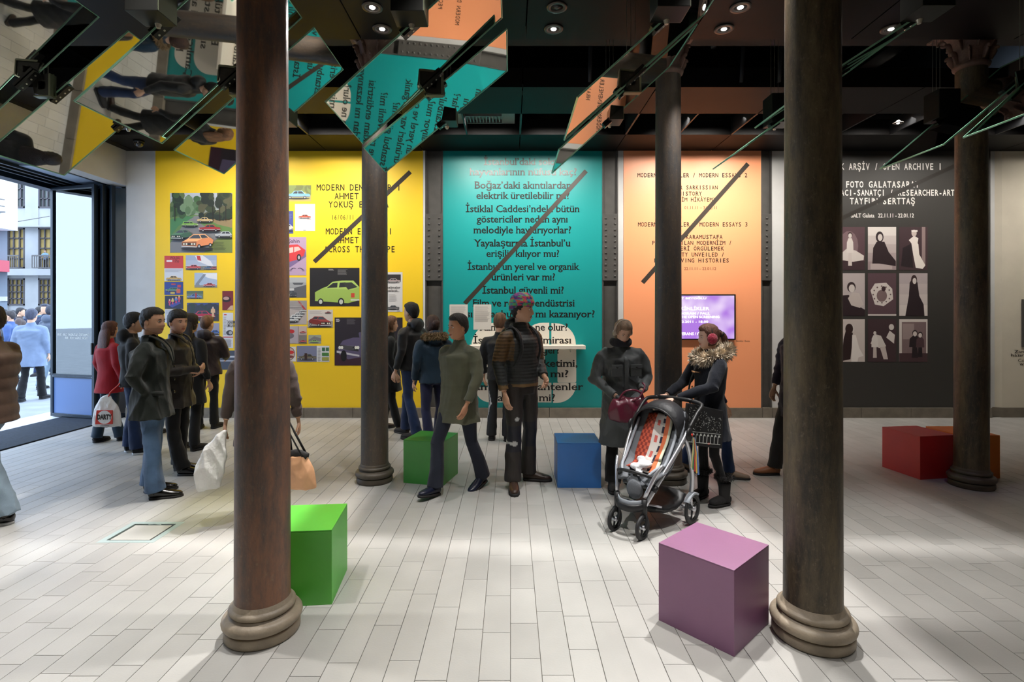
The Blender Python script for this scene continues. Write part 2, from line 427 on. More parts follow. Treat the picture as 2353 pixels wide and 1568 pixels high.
# --- recessed downlights ----------------------------------------------------
M_ring = mat('lamp_ring', srgb(70, 62, 58), .4, metal=.3)
M_bulb = mat('lamp_glow', srgb(255, 250, 240), .3, emit=(1, .95, .88, 1), es=30)
M_lampin = mat('lamp_reflector', srgb(200, 200, 200), .2, metal=.9)
M_off = mat('lamp_off', srgb(60, 62, 64), .3)
pos_words = {-4.22: 'over the left door side', -2.69: 'second from the left', -1.16: 'left of the hanging centre panels', .39: 'over the middle of the room', 1.93: 'over the pushchair side', 3.44: 'over the right column bay'}
def downlight(x, y, z, label, on=True, r=.085, down=True):
    t = empty('downlight', label, 'ceiling light', (x, y, z), 0, 'round recessed ceiling downlights')
    MB().lathe([(r*.62, 0), (r*.66, -.012), (r, -.010), (r*1.02, .0), (r*.62, .001)], seg=28).build('ring', M_ring, t, smooth=True)
    MB().lathe([(r*.62, -.004), (r*.5, .004), (r*.36, .03), (r*.1, .03)], seg=20).build('reflector', M_lampin if on else M_off, t, smooth=True)
    MB().ball((0, 0, -.004), (r*.30, r*.30, .012), 14, 6).build('bulb', M_bulb if on else M_off, t, smooth=True)
for dx in DLX:
    downlight(dx, 4.42, ZC-.001, 'round recessed downlight in the front row, '+pos_words[dx]+(', unlit' if dx == .39 else ''), dx != .39)
    downlight(dx, 4.76, ZC-.001, 'round recessed downlight in the rear row, '+pos_words[dx])
for k, (lx, ly) in enumerate(((5.3, 7.2), (5.95, 7.15), (5.95, 7.45))):
    downlight(lx, ly, ZC+.02, ('small slot lamp left of the far right column', 'small slot lamp by the far right column, rear of two', 'small slot lamp by the far right column, front of two')[k], True, .06)
# --- floor hatch
h = empty('floor_hatch', 'square steel-rimmed floor hatch with an inset stone tile', 'floor hatch', ((HX0+HX1)/2, (HY0+HY1)/2, 0))
hx = (HX1-HX0)/2; hy = (HY1-HY0)/2; M_rim = mat('brushed_rim', srgb(170, 186, 184), .4, metal=.2)
MB().box(-hx+.04, hx-.04, -hy+.035, hy-.035, -.0119, -.010).build('recess', mat('hatch_gap', srgb(40, 36, 32), .8), h)
MB().box(-hx, hx, -hy, -hy+.04, -.012, .001).box(-hx, hx, hy-.04, hy, -.012, .001).box(-hx, -hx+.045, -hy+.04, hy-.04, -.012, .001).box(hx-.045, hx, -hy+.04, hy-.04, -.012, .001).build('rim', M_rim, h)
MB().box(-hx+.065, hx-.065, -hy+.055, hy-.06, -.0099, -.002).build('inset_tile', M_tile, h)
MB().tube([(-.05, hy-.05, -.002), (.0, hy-.05, .004), (.05, hy-.05, -.002)], [.004]*3, 6).build('pull_ring', M_rim, h)
# --- door mat and threshold
tag(MB().box(-7.16, -6.2, 4.45, WALLY+.3, -.0115, .012).build('door_mat', mat('black_mat', srgb(34, 44, 58), .85, noise=.3, nscale=40, bump=.5, bscale=300)), 'wide black entrance mat inside the folding glass doors', 'door mat')
struct(MB().box(-7.72, -7.16, 4.0, WALLY+.6, -.1, .006).build('threshold', mat('pale_threshold', srgb(226, 228, 232), .5)))
struct(MB().box(-60, -7.72, -25, 70, -.2, -.02).build('street_ground', M_street))
# --- columns ----------------------------------------------------------------
def colmat(name, base, brown, specks=.5):
    m = bpy.data.materials.new(name); m.use_nodes = True; nt = m.node_tree; n = nt.nodes; l = nt.links; b = n['Principled BSDF']
    t = n.new('ShaderNodeTexCoord'); mp = n.new('ShaderNodeMapping'); mp.inputs['Scale'].default_value = (1, 1, .22); l.new(t.outputs['Object'], mp.inputs[0])
    n1 = n.new('ShaderNodeTexNoise'); n1.inputs['Scale'].default_value = 6; n1.inputs['Detail'].default_value = 12; n1.inputs['Roughness'].default_value = .78; l.new(mp.outputs[0], n1.inputs[0])
    r1 = n.new('ShaderNodeValToRGB'); l.new(n1.outputs[0], r1.inputs[0]); e = r1.color_ramp.elements
    e[0].position = .40; e[0].color = base; e[1].position = .60; e[1].color = brown
    n2 = n.new('ShaderNodeTexNoise'); n2.inputs['Scale'].default_value = 46; n2.inputs['Detail'].default_value = 10; n2.inputs['Roughness'].default_value = .75; mp2 = n.new('ShaderNodeMapping'); mp2.inputs['Scale'].default_value = (1, 1, .6); l.new(t.outputs['Object'], mp2.inputs[0]); l.new(mp2.outputs[0], n2.inputs[0])
    r2 = n.new('ShaderNodeValToRGB'); l.new(n2.outputs[0], r2.inputs[0]); r2.color_ramp.elements[0].position = .56; r2.color_ramp.elements[1].position = .74
    r2.color_ramp.elements[0].color = (0, 0, 0, 1); r2.color_ramp.elements[1].color = (specks, specks, specks, 1)
    mx = n.new('ShaderNodeMix'); mx.data_type = 'RGBA'; l.new(r2.outputs[0], mx.inputs[0]); l.new(r1.outputs[0], mx.inputs[6])
    mx.inputs[7].default_value = srgb(150, 132, 108); l.new(mx.outputs[2], b.inputs['Base Color'])
    b.inputs['Roughness'].default_value = .42
    bp = n.new('ShaderNodeBump'); bp.inputs['Strength'].default_value = .35; bp.inputs['Distance'].default_value = .01
    l.new(n2.outputs[0], bp.inputs['Height']); l.new(bp.outputs[0], b.inputs['Normal']); return m
CM1 = colmat('iron_brown', srgb(84, 74, 70), srgb(140, 98, 74), .6)
CM2 = colmat('iron_olive', srgb(54, 48, 40), srgb(106, 92, 68), .6)
CM3 = colmat('iron_grey', srgb(66, 64, 64), srgb(94, 80, 68), .5)
M_cbase = mat('column_base_iron', srgb(146, 133, 115), .5, noise=.2, nscale=9, bump=.15)
M_cbase2 = mat('column_base_dark', srgb(84, 76, 66), .5, noise=.2, nscale=9, bump=.15)
M_cap = mat('capital_stone', srgb(112, 88, 80), .7, noise=.25, nscale=10, bump=.3, bscale=40)
def column(x, y, rb, rt, R, m, mb_, label, chip=0):
    t = empty('cast_iron_column', label, 'column', (x, y, 0))
    MB().lathe([(rb*1.03, .12), (rb, .2), (rb-.002, 1.0), (rb*.35+rt*.65, 2.4), (rt, 4.05), (rt, 4.1)], seg=48).build('shaft', m, t, smooth=True)
    pr = [(R*.96, 0), (R, .012), (R*1.0, .045), (R*.97, .055), (R*.93, .058)]
    for k in range(9):
        a = -PI/2+PI*k/8; pr.append((R*.90+.030*math.cos(a), .088+.030*math.sin(a)))
    pr += [(R*.86, .121), (R*.84, .128)]
    for k in range(7):
        a = -PI/2+PI*k/6; pr.append((R*.80+.016*math.cos(a), .146+.016*math.sin(a)))
    pr += [(rb*1.06, .165), (rb*1.02, .185), (rb*.9, .20)]
    MB().lathe(pr, seg=56).build('moulded_base', mb_, t, smooth=True)
    # Corinthian capital
    MB().lathe([(rt, 4.04), (rt+.02, 4.06), (rt+.025, 4.08), (rt+.006, 4.10), (rt+.01, 4.16), (rt+.03, 4.30), (rt+.07, 4.38), (rt+.09, 4.40)], seg=32).build('capital_bell', M_cap, t, smooth=True)
    lf = MB().tube([(0, 0, 0), (.012, 0, .05), (.03, 0, .09), (.055, 0, .10), (.062, 0, .085)], [(.02, .008), (.034, .01), (.034, .01), (.022, .01), (.008, .006)], 8, ref=(0, 1, 0))
    first = None
    for ring, (zz, n_, rr, off) in enumerate(((4.10, 8, rt+.008, 0), (4.21, 8, rt+.02, .5))):
        for k in range(n_):
            a = 2*PI*(k+off)/n_
            o = lf.build('acanthus_leaf', M_cap, t, smooth=True) if first is None else copy_obj(first, t)
            if first is None: first = o
            o.location = (rr*math.cos(a), rr*math.sin(a), zz); o.rotation_euler = (0, 0, a)
    for k in range(4):
        a = PI/4+k*PI/2; c = (math.cos(a)*(rt+.09), math.sin(a)*(rt+.09), 4.355)
        MB().tube([Vector(c)+Vector((math.cos(a)*q*math.cos(b_), math.sin(a)*q*math.cos(b_), q*math.sin(b_))) for q, b_ in [(.045-.0045*j, j*.8) for j in range(9)]], [.012]*9, 8).build('volute', M_cap, t, smooth=True)
    MB().box(-rt-.12, rt+.12, -rt-.12, rt+.12, 4.40, 4.43).build('abacus', M_cap, t, bevel=.006)
    return t
column(-1.317, 2.80, .138, .122, .187, CM1, M_cbase, 'reddish-brown iron column in the left foreground beside the light green cube')
column(1.583, 2.76, .139, .129, .194, CM2, M_cbase, 'dark olive iron column in the right foreground beside the purple cube')
column(-1.359, 5.27, .134, .122, .177, CM3, M_cbase2, 'dark grey iron column before the yellow wall, left of the dark green cube')
column(1.578, 5.27, .134, .122, .177, CM3, M_cbase2, 'dark iron column before the orange wall, behind the pushchair')
column(4.48, 5.12, .136, .124, .180, CM2, M_cbase2, 'rusty dark column before the charcoal wall, beside the red cube')
# --- seat cubes -----------------------------------------------------------
def cube(pts, h, col, label, name='cube_seat', chips=False):
    t = empty(name, label, 'seat', (0, 0, 0), 0)
    cxm = sum(p[0] for p in pts)/4; cym = sum(p[1] for p in pts)/4; t.location = (cxm, cym, 0)
    L = [(p[0]-cxm, p[1]-cym) for p in pts]
    m = mat('lacquer_'+name+str(col[:3]), col, .46, noise=.04, nscale=5, bump=.03, bscale=90, spec=1.0)
    MB().prism([(a, b, 0) for a, b in L], (0, 0, h-.006)).build('box_body', m, t, bevel=.0025)
    MB().prism([(a*1.0, b*1.0, h-.0055) for a, b in L], (0, 0, .0065)).build('top_board', m, t, bevel=.002)
    return t
def sq(p, u, s):
    """square from corner p, edge dir u (unit), size s; second edge = left normal"""
    ux, uy = u; n = math.hypot(ux, uy); ux /= n; uy /= n
    return [p, (p[0]+ux*s, p[1]+uy*s), (p[0]+ux*s-uy*s, p[1]+uy*s+ux*s), (p[0]-uy*s, p[1]+ux*s)]
cube(sq((-1.452, 3.008), (.41, .039), .42), .432, srgb(82, 190, 50), 'light green cube seat behind the left foreground column')
cube(sq((-1.059, 5.208), (.405, -.104), .418), .425, srgb(46, 150, 50), 'dark green cube seat by the column before the yellow wall')
cube([(.4517, 5.06), (.87, 5.05), (.872, 5.47), (.455, 5.48)], .43, srgb(0, 104, 186), 'bright blue cube seat left of the woman searching her bag')
cube(sq((1.098, 2.585), (.310, .284), .42), .425, srgb(134, 84, 122), 'purple cube seat in the right foreground')
cube([(4.123, 5.30), (4.535, 5.365), (4.47, 5.80), (4.055, 5.745)], .436, srgb(196, 34, 38), 'red cube seat against the far right column')
cube([(4.56, 5.343), (4.968, 5.343), (4.97, 5.77), (4.55, 5.77)], .436, srgb(240, 130, 10), 'orange cube seat half hidden behind the far right column')
# ================================================================ DOORS AND STREET
M_blueglass = mat_glass('door_glass', .30, (.80, .92, .95, 1))
M_winglass = mat('window_glass_far', srgb(96, 100, 96), .15, noise=.3, nscale=.5)
M_panelblue = mat('door_panel_steel', srgb(86, 112, 158), .35)
M_alu = mat('pale_track', srgb(170, 185, 205), .35, metal=.2)
# black door head with tracks
dh = struct(MB().box(-7.56, -7.36, 3.4, 8.86, 3.655, 3.80).box(-7.36, -6.40, 3.4, 8.80, 3.74, 3.80).build('trim_3', M_dframe))
for k, tx in enumerate((-7.22, -7.05, -6.90)):
    MB().box(tx-.02, tx+.02, 3.4, 8.74, 3.70, 3.74).build('track', M_dframe if k != 1 else M_duct, dh)
MB().box(-6.86, -6.42, 7.35, 8.70, 3.728, 3.74).build('light_panel', M_alu, dh)
MB().box(-6.40, -6.37, 4.3, 8.40, 3.69, 3.80).build('track', M_dframe, dh)
# folding leaves
def leaf(a, b, label, mirrored_text=False):
    A = Vector((a[0], a[1], 0)); B = Vector((b[0], b[1], 0)); L = (B-A).length
    t = empty('folding_door_leaf', label, 'door', A, math.atan2(B.y-A.y, B.x-A.x), 'folding glass door leaves')
    z0, z1 = .02, 3.68; w = .05
    MB().box(0, w, -.03, .03, z0, z1).box(L-w, L, -.03, .03, z0, z1).box(w, L-w, -.03, .03, z1-w, z1).box(w, L-w, -.03, .03, z0, z0+.05).box(w, L-w, -.03, .03, .64, .70).build('frame', M_dframe, t, bevel=.004)
    MB().box(w, L-w, -.012, .012, z0+.05, .64).build('lower_panel', M_panelblue, t)
    MB().box(w, L-w, -.004, .004, .70, z1-w).build('glass_pane', M_blueglass, t)
    MB().box(w, L-w, -.03, -.022, .655, .672).box(w, L-w, -.03, -.022, z0+.03, z0+.042).build('bright_bead', M_alu, t)
    MB().box(L-.035, L-.015, -.055, -.03, 1.02, 1.20).build('handle', M_duct, t)
    return t
LEAF1 = leaf((-7.36, 8.46), (-6.47, 8.22), 'folding glass door leaf facing the room, foremost of the folded stack')
leaf((-7.30, 8.54), (-6.375, 8.27), 'folding glass door leaf, middle of the folded stack')
leaf((-7.24, 8.62), (-6.27, 8.32), 'folding glass door leaf nearest the white wall')
# --- street buildings
M_fac = mat('street_facade', srgb(184, 182, 180), .8, noise=.08, nscale=.6)
M_fac2 = mat('street_facade_grey', srgb(120, 128, 138), .8)
M_mull = mat('mullion', srgb(86, 80, 82), .6)
M_curt = mat('warm_interior', srgb(190, 160, 96), .8, noise=.2, nscale=.8)
M_rail = mat('balcony_rail', srgb(110, 104, 100), .6)
YF = 45.0
def fx(x): return (x-CX)*YF/F
def fz(y): return CAMH+(CY-y)*YF/F
fb = empty('street_building', 'pale stone building across the street with tall windows and balconies', 'building', (fx(60), YF, 0))
ox = fx(60)
def win(x0, x1, y0, y1, nx, ny, warm):
    a, b, c, d = fx(x0)-ox, fx(x1)-ox, fz(y1), fz(y0)
    fr = MB().box(a, a+.12, -.02, .2, c, d).box(b-.12, b, -.02, .2, c, d).box(a, b, -.02, .2, c, c+.12).box(a, b, -.02, .2, d-.12, d)
    for i in range(1, nx): xx = a+(b-a)*i/nx; fr.box(xx-.04, xx+.04, 0, .15, c, d)
    for j in range(1, ny): zz = c+(d-c)*j/ny; fr.box(a, b, 0, .15, zz-.04, zz+.04)
    f_ = fr.build('window', M_mull, fb)
    MB().box(a, b, .12, .16, c, d).build('pane', M_curt if warm else M_winglass, f_)
# wall pieces: piers and spandrels around the openings
bays = [(-75, -40), (-28, 4), (17, 57), (88, 130), (160, 200), (230, 270)]
levels = [(300, 372), (390, 478), (524, 617), (640, 702), (715, 760)]
wm = MB(); xs = [-160]+[v for b_ in bays for v in b_]+[330]
for i in range(0, len(xs), 2): wm.box(fx(xs[i])-ox, fx(xs[i+1])-ox, -.25 if i % 4 == 0 else 0, .8, 0, fz(180))
ys = [180]+[v for l_ in levels for v in l_]+[775]
for b_ in bays:
    for i in range(0, len(ys), 2):
        z0_, z1_ = max(0, fz(ys[i+1])), fz(ys[i])
        if z1_ > z0_: wm.box(fx(b_[0])-ox, fx(b_[1])-ox, .05, .7, z0_, z1_)
wm.build('wall', M_fac, fb)
for b_ in bays:
    for j, l_ in enumerate(levels):
        win(b_[0], b_[1], l_[0], l_[1], 4 if j != 2 else 3, 4, warm=(j in (3, 4) or (j == 2 and b_[0] in (17, 88))))
MB().box(fx(-160)-ox, fx(330)-ox, -.6, 0, fz(524), fz(521)).build('ledge', M_fac, fb)
MB().box(fx(-160)-ox, fx(330)-ox, -.6, 0, fz(634), fz(619)).build('ledge', M_fac, fb)
for b_ in bays[2:4]:
    r_ = MB(); a, b = fx(b_[0])-ox, fx(b_[1])-ox
    r_.box(a, b, -.62, -.55, fz(591), fz(588)); r_.box(a, b, -.62, -.55, fz(618), fz(616))
    for k in range(9): xx = a+(b-a)*k/8; r_.box(xx-.03, xx+.03, -.61, -.57, fz(617), fz(589))
    r_.build('balcony_railing', M_rail, fb)
# nearer left building with big blank white sign and a red awning
YN = 26.0
lb = empty('corner_building', 'grey corner building carrying a blank white sign board', 'building', ((-600-CX)*YN/F*.5+wx_(17, YN)*.5, YN+3, 0))
lx0 = (wx_(-600, YN)-lb.location.x); lx1 = wx_(17, YN)-lb.location.x
MB().prism([(lx0, -3, -.02), (lx1, -3, -.02), (lx1-8.5, 4.5, -.02), (lx0-8, 4.5, -.02)], (0, 0, 14)).build('wall', M_fac2, lb)
MB().box(lx0, wx_(43, YN)-lb.location.x, -3.9, -3.05, wz_(531, YN), wz_(300, YN)).build('sign_board', mat('sign_white', srgb(225, 228, 230), .6), lb)
MB().box(lx0, wx_(53, YN)-lb.location.x, -4.0, -3.9, wz_(497, YN), wz_(494, YN)).build('ledge', M_rail, lb)
MB().box(lx0, wx_(24, YN)-lb.location.x, -4.3, -3.05, wz_(626, YN), wz_(600, YN)).build('awning', mat('dull_red_awning', srgb(176, 74, 84), .7), lb)
MB().box(wx_(2, YN)-lb.location.x, wx_(18, YN)-lb.location.x, -3.1, -3.02, wz_(692, YN), wz_(682, YN)).build('plaque', M_fac, lb)
for k, (yy, zz) in enumerate(((-3.3, wz_(455, YN)), (-3.3, wz_(470, YN)))):
    MB().tube([(lx0, yy-.7, zz+2), (wx_(55, YN)-lb.location.x, yy-.7, zz-.3)], [.03, .03], 6).build('cable', M_rail, lb)
MB().tube([(fx(20)-ox, -3, fz(545)), (fx(70)-ox, -3, fz(531)), (fx(128)-ox, -.6, fz(500))], [.03]*3, 6).build('cable', M_rail, fb)
# ================================================================ HANGING MIRROR-GLASS PANELS
M_plate = mat_glass('beam_splitter_glass', .70, (.86, .90, .86, 1), (.93, .93, .88, 1), .022)
M_edge = mat('green_glass_edge', srgb(150, 205, 175), .15, spec=.8)
M_box = mat('anodised_box', srgb(40, 40, 38), .32, metal=.6)
M_boxl = mat('anodised_light', srgb(112, 116, 96), .35, metal=.6)
M_screw = mat('screw_steel', srgb(210, 205, 190), .3, metal=.8)
M_wire = mat('hanger_wire', srgb(120, 118, 108), .4, metal=.6)
def plate(xl, zl, yn, yf, L, ang, label, row, twist=0.0):
    """rectangular sheet: lower-left edge at (xl, zl), length L rising to +X at angle ang, from yn to yf"""
    u = Vector((math.cos(ang), 0, math.sin(ang))); n = Vector((-math.sin(ang), 0, math.cos(ang)))
    c = Vector((xl, (yn+yf)/2, zl))+u*L/2
    t = empty('mirror_panel', label, 'glass panel', c, 0, 'tilted mirror-glass panels hung from the ceiling')
    hu = L/2; hy = (yf-yn)/2; th = .006
    mb = MB(); mb.obox((0, 0, 0), u*hu, (0, hy, 0), n*.0006); mb.build('mirror_sheet', M_plate, t)
    e = .006
    mb = MB()
    mb.obox(u*(hu-e/2), u*e/2, (0, hy, 0), n*th); mb.obox(-u*(hu-e/2), u*e/2, (0, hy, 0), n*th)
    mb.obox((0, hy-e/2, 0), u*(hu-e), (0, e/2, 0), n*th); mb.obox((0, -hy+e/2, 0), u*(hu-e), (0, e/2, 0), n*th)
    mb.build('polished_edge', M_edge, t)
    for sy in (-1, 1):       # clamp rails at the middle of both long edges
        for sn in (-1, 1):
            r = MB().obox(Vector((0, sy*(hy-.03), 0))+n*sn*(.016), u*.10, (0, .028, 0), n*.010).build('clamp_rail', M_box, t)
            if sn == -1:
                for q in (-.07, -.025, .025, .07):
                    MB().tube([Vector((0, sy*(hy-.03), 0))+u*q-n*.026, Vector((0, sy*(hy-.03), 0))+u*q-n*.031], [.0075, .006], 8).build('screw', M_screw, r)
    return t
def pivot(x, y, z, label, big=False):
    t = empty('pivot_box', label, 'hanging box', (x, y, z), 0, 'dark pivot boxes on ceiling wires between the mirror panels')
    if big:
        MB().box(-.10, .10, -.16, .03, -.03, .24).build('motor_housing', M_box, t, bevel=.004)
        MB().box(.098, .104, -.155, .025, -.025, .235).build('side_plate', M_boxl, t)
        MB().tube([(0, .0, -.03), (0, .0, -.055)], [.02, .012], 10).build('spigot', M_screw, t)
        top = .24
    else:
        MB().prism([(-.085, -.02, .06), (.06, -.02, .10), (.07, -.02, -.09), (-.06, -.02, -.07)], (0, .013, 0)).build('bracket_plate', M_box, t)
        MB().prism([(-.06, .006, .03), (.07, .006, .10), (.09, .006, -.08), (-.05, .006, -.09)], (0, .013, 0)).build('bracket_plate', M_boxl, t)
        MB().box(-.03, .03, -.02, .02, -.035, .035).build('pivot_block', M_box, t, bevel=.003)
        MB().box(.062, .078, -.03, .03, -.088, .09).build('side_plate', M_boxl, t)
        MB().box(-.06, .075, -.028, .028, -.095, -.085).build('side_plate', M_boxl, t)
        top = .08
    w = (ZC if not (4.96 < y < 6.0) else 4.42)-z-.002
    for k, q in enumerate((-.035, 0, .035)):
        MB().tube([(q, .0, top-.02), (q, .0, w)], [.0022, .0022], 6).build('wire', M_wire, t)
    return t
Y1n, Y1f, Y2n, Y2f = 3.40, 4.26, 4.30, 5.05
def row(xl1, a1, xl2, a2, zl1, zl2, words, L=1.525, boxes=True):
    plate(xl1, zl1, Y1n, Y1f, L, a1, words[0], 1)
    plate(xl2, zl2, Y2n, Y2f, L, a2, words[1], 2)
    mx = xl1+math.cos(a1)*L/2; mz = zl1+math.sin(a1)*L/2
    mx2 = xl2+math.cos(a2)*L/2; mz2 = zl2+math.sin(a2)*L/2
    if boxes:
        pivot(mx, Y1n-.03, mz, words[2], True)
        pivot((mx+mx2)/2, (Y1f+Y2n)/2, (mz+mz2)/2, words[3])
        pivot(mx2, Y2f+.05, mz2, words[4], True)
D = math.radians
row(-4.445, D(42.8), -4.28, D(40.5), 3.045, 3.00,
    ('mirror panel at the far left above the brown puffer jacket', 'mirror panel above the folding glass doors, behind the far left one', 'motor box at the front of the far left panel row', 'small bracket between the two far left panels', 'box behind the far left panel row, by the dome camera'))
row(-2.82, D(42.0), -2.75, D(41.2), 3.055, 3.015,
    ('mirror panel left of the left foreground column, front of its row', 'mirror panel cutting the yellow wall top, behind the left foreground column', 'large motor box at the top, left of the left foreground column', 'bracket hidden at the left foreground column between two panels', 'box behind the panels above the yellow wall'))
row(-1.197, D(42.2), -1.20, D(39.8), 3.05, 3.03,
    ('mirror panel reflecting orange and teal, front of the centre pair', 'mirror panel reflecting teal lettering, rear of the centre pair', 'black motor box above the centre mirror pair', 'bracket with wires between the centre mirror pair', 'small box hanging before the teal wall grille'))
row(.432, D(42.0), .395, D(42.2), 3.08, 3.02,
    ('mirror panel right of centre, seen steeply, front of its pair', 'mirror panel right of centre tipping over the teal wall, rear of its pair', 'motor box right of centre near the top edge', 'bracket between the two panels right of centre', 'box behind the panels right of centre before the orange wall'))
row(1.975, D(32.9), 1.94, D(36.0), 3.18, 3.06,
    ('thin-looking mirror panel passing behind the right foreground column', 'mirror panel with its tip over the orange wall', 'motor box above the right foreground column', 'bracket hidden by the right foreground column', 'box behind the panels left of the charcoal wall'))
row(3.66, D(42.0), 3.54, D(40.0), 3.10, 3.06,
    ('mirror panel in the far right top corner', 'dark mirror panel with its tip over the charcoal wall lettering', 'motor box at the top right by the column capital', 'bracket at the right edge between the far right panels', 'box behind the far right panels before the charcoal wall'))
# dome camera
dc = empty('dome_camera', 'small round security camera dome under the ceiling by the yellow wall', 'camera', (wx_(319, 7.9), 7.9, ZC))
MB().lathe([(.07, -.03), (.075, 0)], seg=24).build('mount', M_box, dc, smooth=True)
MB().ball((0, 0, -.035), .062, 20, 12).build('dome', mat('smoked_dome', srgb(30, 28, 26), .06, spec=.9), dc, smooth=True)
# ================================================================ LETTERING
_G = {}
def _raw(s, off=0.0):
    cu = bpy.data.curves.new('t', 'FONT'); cu.body = s; cu.resolution_u = 2; cu.offset = off; cu.fill_mode = 'FRONT'
    o = bpy.data.objects.new('t', cu); me = o.to_mesh()
    v = [tuple(q.co) for q in me.vertices]; f = [tuple(p.vertices) for p in me.polygons]
    o.to_mesh_clear(); bpy.data.objects.remove(o); bpy.data.curves.remove(cu)
    return v, f
def glyph(ch, off=0.0):
    k = (ch, off)
    if k in _G: return _G[k]
    bar = max(q[0] for q in _raw('|')[0])
    v, f = _raw(ch, off)
    adv = max(q[0] for q in _raw(ch+'|')[0])-bar
    x0 = min((q[0] for q in v), default=0); x1 = max((q[0] for q in v), default=adv)
    _G[k] = (v, f, x0, x1, adv); return _G[k]
CAPH = max(q[1] for q in glyph('H')[0]); XH = max(q[1] for q in glyph('x')[0]); ASC = max(q[1] for q in glyph('l')[0])
SERIF = {'n': 'lb rb lx', 'm': 'lb cb rb lx', 'h': 'lb rb la', 'r': 'lb lx', 'i': 'cb cx', 'ı': 'cb cx', 'l': 'cb ca', 'k': 'lb rb la', 'f': 'lb', 'u': 'rb lx rx', 'ü': 'rb lx rx', 'd': 'rb ra', 'b': 'la', 'p': 'lx ld', 'y': 'lx rx', 'v': 'lx rx', 'a': 'rb', 't': '', 'z': '', 'İ': 'cb cc', 'I': 'cb cc', 'B': 'lb lc', 'F': 'lb lc', 'Y': 'cb lc rc', 'H': 'lb rb lc rc', 'E': 'lb lc', 'A': 'lb rb', 'L': 'lb lc', 'T': 'cb', 'K': 'lb rb lc rc'}
def text_mesh(mb, s, x0, x1, base, cap, Y, serif=False, mono=False, off=0.0, cut=None, mirror=False):
    """letters on the wall plane; x0..x1, base and cap height in photo pixels"""
    pen = 0; items = []
    for ch in s:
        g = glyph(ch, 0.0 if (mono and ch in 'MWN') else off); adv = .62 if mono else g[4]
        if ch == ' ' and not mono: adv = .26
        items.append((ch, g, pen, adv)); pen += adv*(1.0 if not serif else .98)
    W_ = pen; px = WALLY/F
    X0, X1 = wx_(x0), wx_(x1); sxx = (X1-X0)/W_; Zb = wz_(base); sz = cap*px/CAPH
    for ch, g, p, adv in items:
        v, f, gx0, gx1, ga = g
        dx = p+(adv-ga)/2 if mono else p
        if cut and cut(X0+dx*sxx): continue
        b = len(mb.v)
        if mono and gx1-gx0 > .53:
            gc = (gx0+gx1)/2; kf = .53/(gx1-gx0); v = [(gc+(q[0]-gc)*kf, q[1]) for q in v]
        if mirror: mb.v += [(X1-(q[0]+dx)*sxx, Y, Zb+q[1]*sz) for q in v]
        else: mb.v += [(X0+(q[0]+dx)*sxx, Y, Zb+q[1]*sz) for q in v]
        for q in f: mb.face([b+i for i in q])
        if mono and ch in 'MWN' and off:
            for dq in (-.016, .016):
                b2 = len(mb.v); mb.v += [(a_+dq*sxx, b_-(.00005 if dq > 0 else .0001), c_) for a_, b_, c_ in mb.v[b:b+len(v)]]
                for q in f: mb.face([b2+i for i in q])
        if serif and ch in SERIF:
            for code in SERIF[ch].split():
                sw = .12 if off > 0 else .09; hx_ = {'l': gx0+sw/2, 'c': (gx0+gx1)/2, 'r': gx1-sw/2}[code[0]]
                lv = {'b': 0, 'x': XH, 'a': ASC, 'c': CAPH, 'd': -.2}[code[1]]
                hw = .115; dn = .036
                a, c = hx_-hw, hx_+hw
                if code[1] in 'xa': c = hx_+sw/2
                za, zb = (0, dn) if code[1] == 'b' else ((-.2, -.2+dn) if code[1] == 'd' else (lv-dn, lv))
                xa, xb = X0+(a+dx)*sxx, X0+(c+dx)*sxx
                if ch == 'y' or ch == 'v': xa, xb = X0+(hx_-.1+dx)*sxx, X0+(hx_+.1+dx)*sxx
                mb.quad((xa, Y, Zb+za*sz), (xb, Y, Zb+za*sz), (xb, Y, Zb+zb*sz), (xa, Y, Zb+zb*sz))
def block(name, lines, Y, m, parent, **kw):
    mb = MB()
    for (s, x0, x1, b, cap) in lines: text_mesh(mb, s, x0, x1, b, cap, Y, **kw)
    return mb.build(name, m, parent, recalc=False)
def bar(x0, y0, x1, y1, w, Y, m, parent):
    a = Vector(wp(x0, y0, WALLY)); b = Vector(wp(x1, y1, WALLY)); a.y = b.y = Y
    d = (b-a).normalized(); n = Vector((-d.z, 0, d.x))*w/2*WALLY/F
    MB().prism([a+n, b+n, b-n, a-n], (0, -.0009, 0)).build('slash_bar', m, parent)
YT = WALLY-.006
M_barm = mat('slash_matt', srgb(58, 51, 44), .65, spec=.25)
L = [("İstanbul’daki sokak",1111,1291,379.5),("hayvanlarının nüfusu kaç?",1078.6,1325.8,403),("Boğaz’daki akıntılardan",1089.7,1313,433.7),("elektrik üretilebilir mi?",1094,1309,457.4),("İstiklal Caddesi’ndeki bütün",1069.5,1331.7,487.9),("göstericiler neden aynı",1095.6,1305,511.6),("melodiyle haykırıyorlar?",1087.7,1313,536.5),("Yayalaştırma İstanbul’u",1090.5,1311,566.6),("erişilir kılıyor mu?",1117,1285.4,590.7),("İstanbul’un yerel ve organik",1073.9,1329.7,620.7),("ürünleri var mı?",1128.8,1276,644.5),("İstanbul güvenli mi?",1107.5,1296,674.9),("Film ve reklam endüstrisi",1085.3,1320.6,704.6),("nasıl İstanbul’dan mı kazanıyor?",1048,1367,729.5),("Kanal açılırsa ne olur?",1102,1305,760),("İstanbul hangi mirası",1086.5,1313,789.6),("korumaya değer?",1126,1286,812.5),("Enerji tüketimi,",1150,1327.7,843),("sınırı astı mı?",1140,1306.8,867),("Çamlıca’daki antenler",1068,1339.6,896.7),("hareketli mi?",1129,1276,922)]
block('lettering', [(s, a, b, c, 16.0) for s, a, b, c in L], WALLY-.0048, M_letter, bay_t, serif=True, off=.016)
bar(1068, 698, 1347, 393, 10, WALLY-.004, M_bar, bay_t)
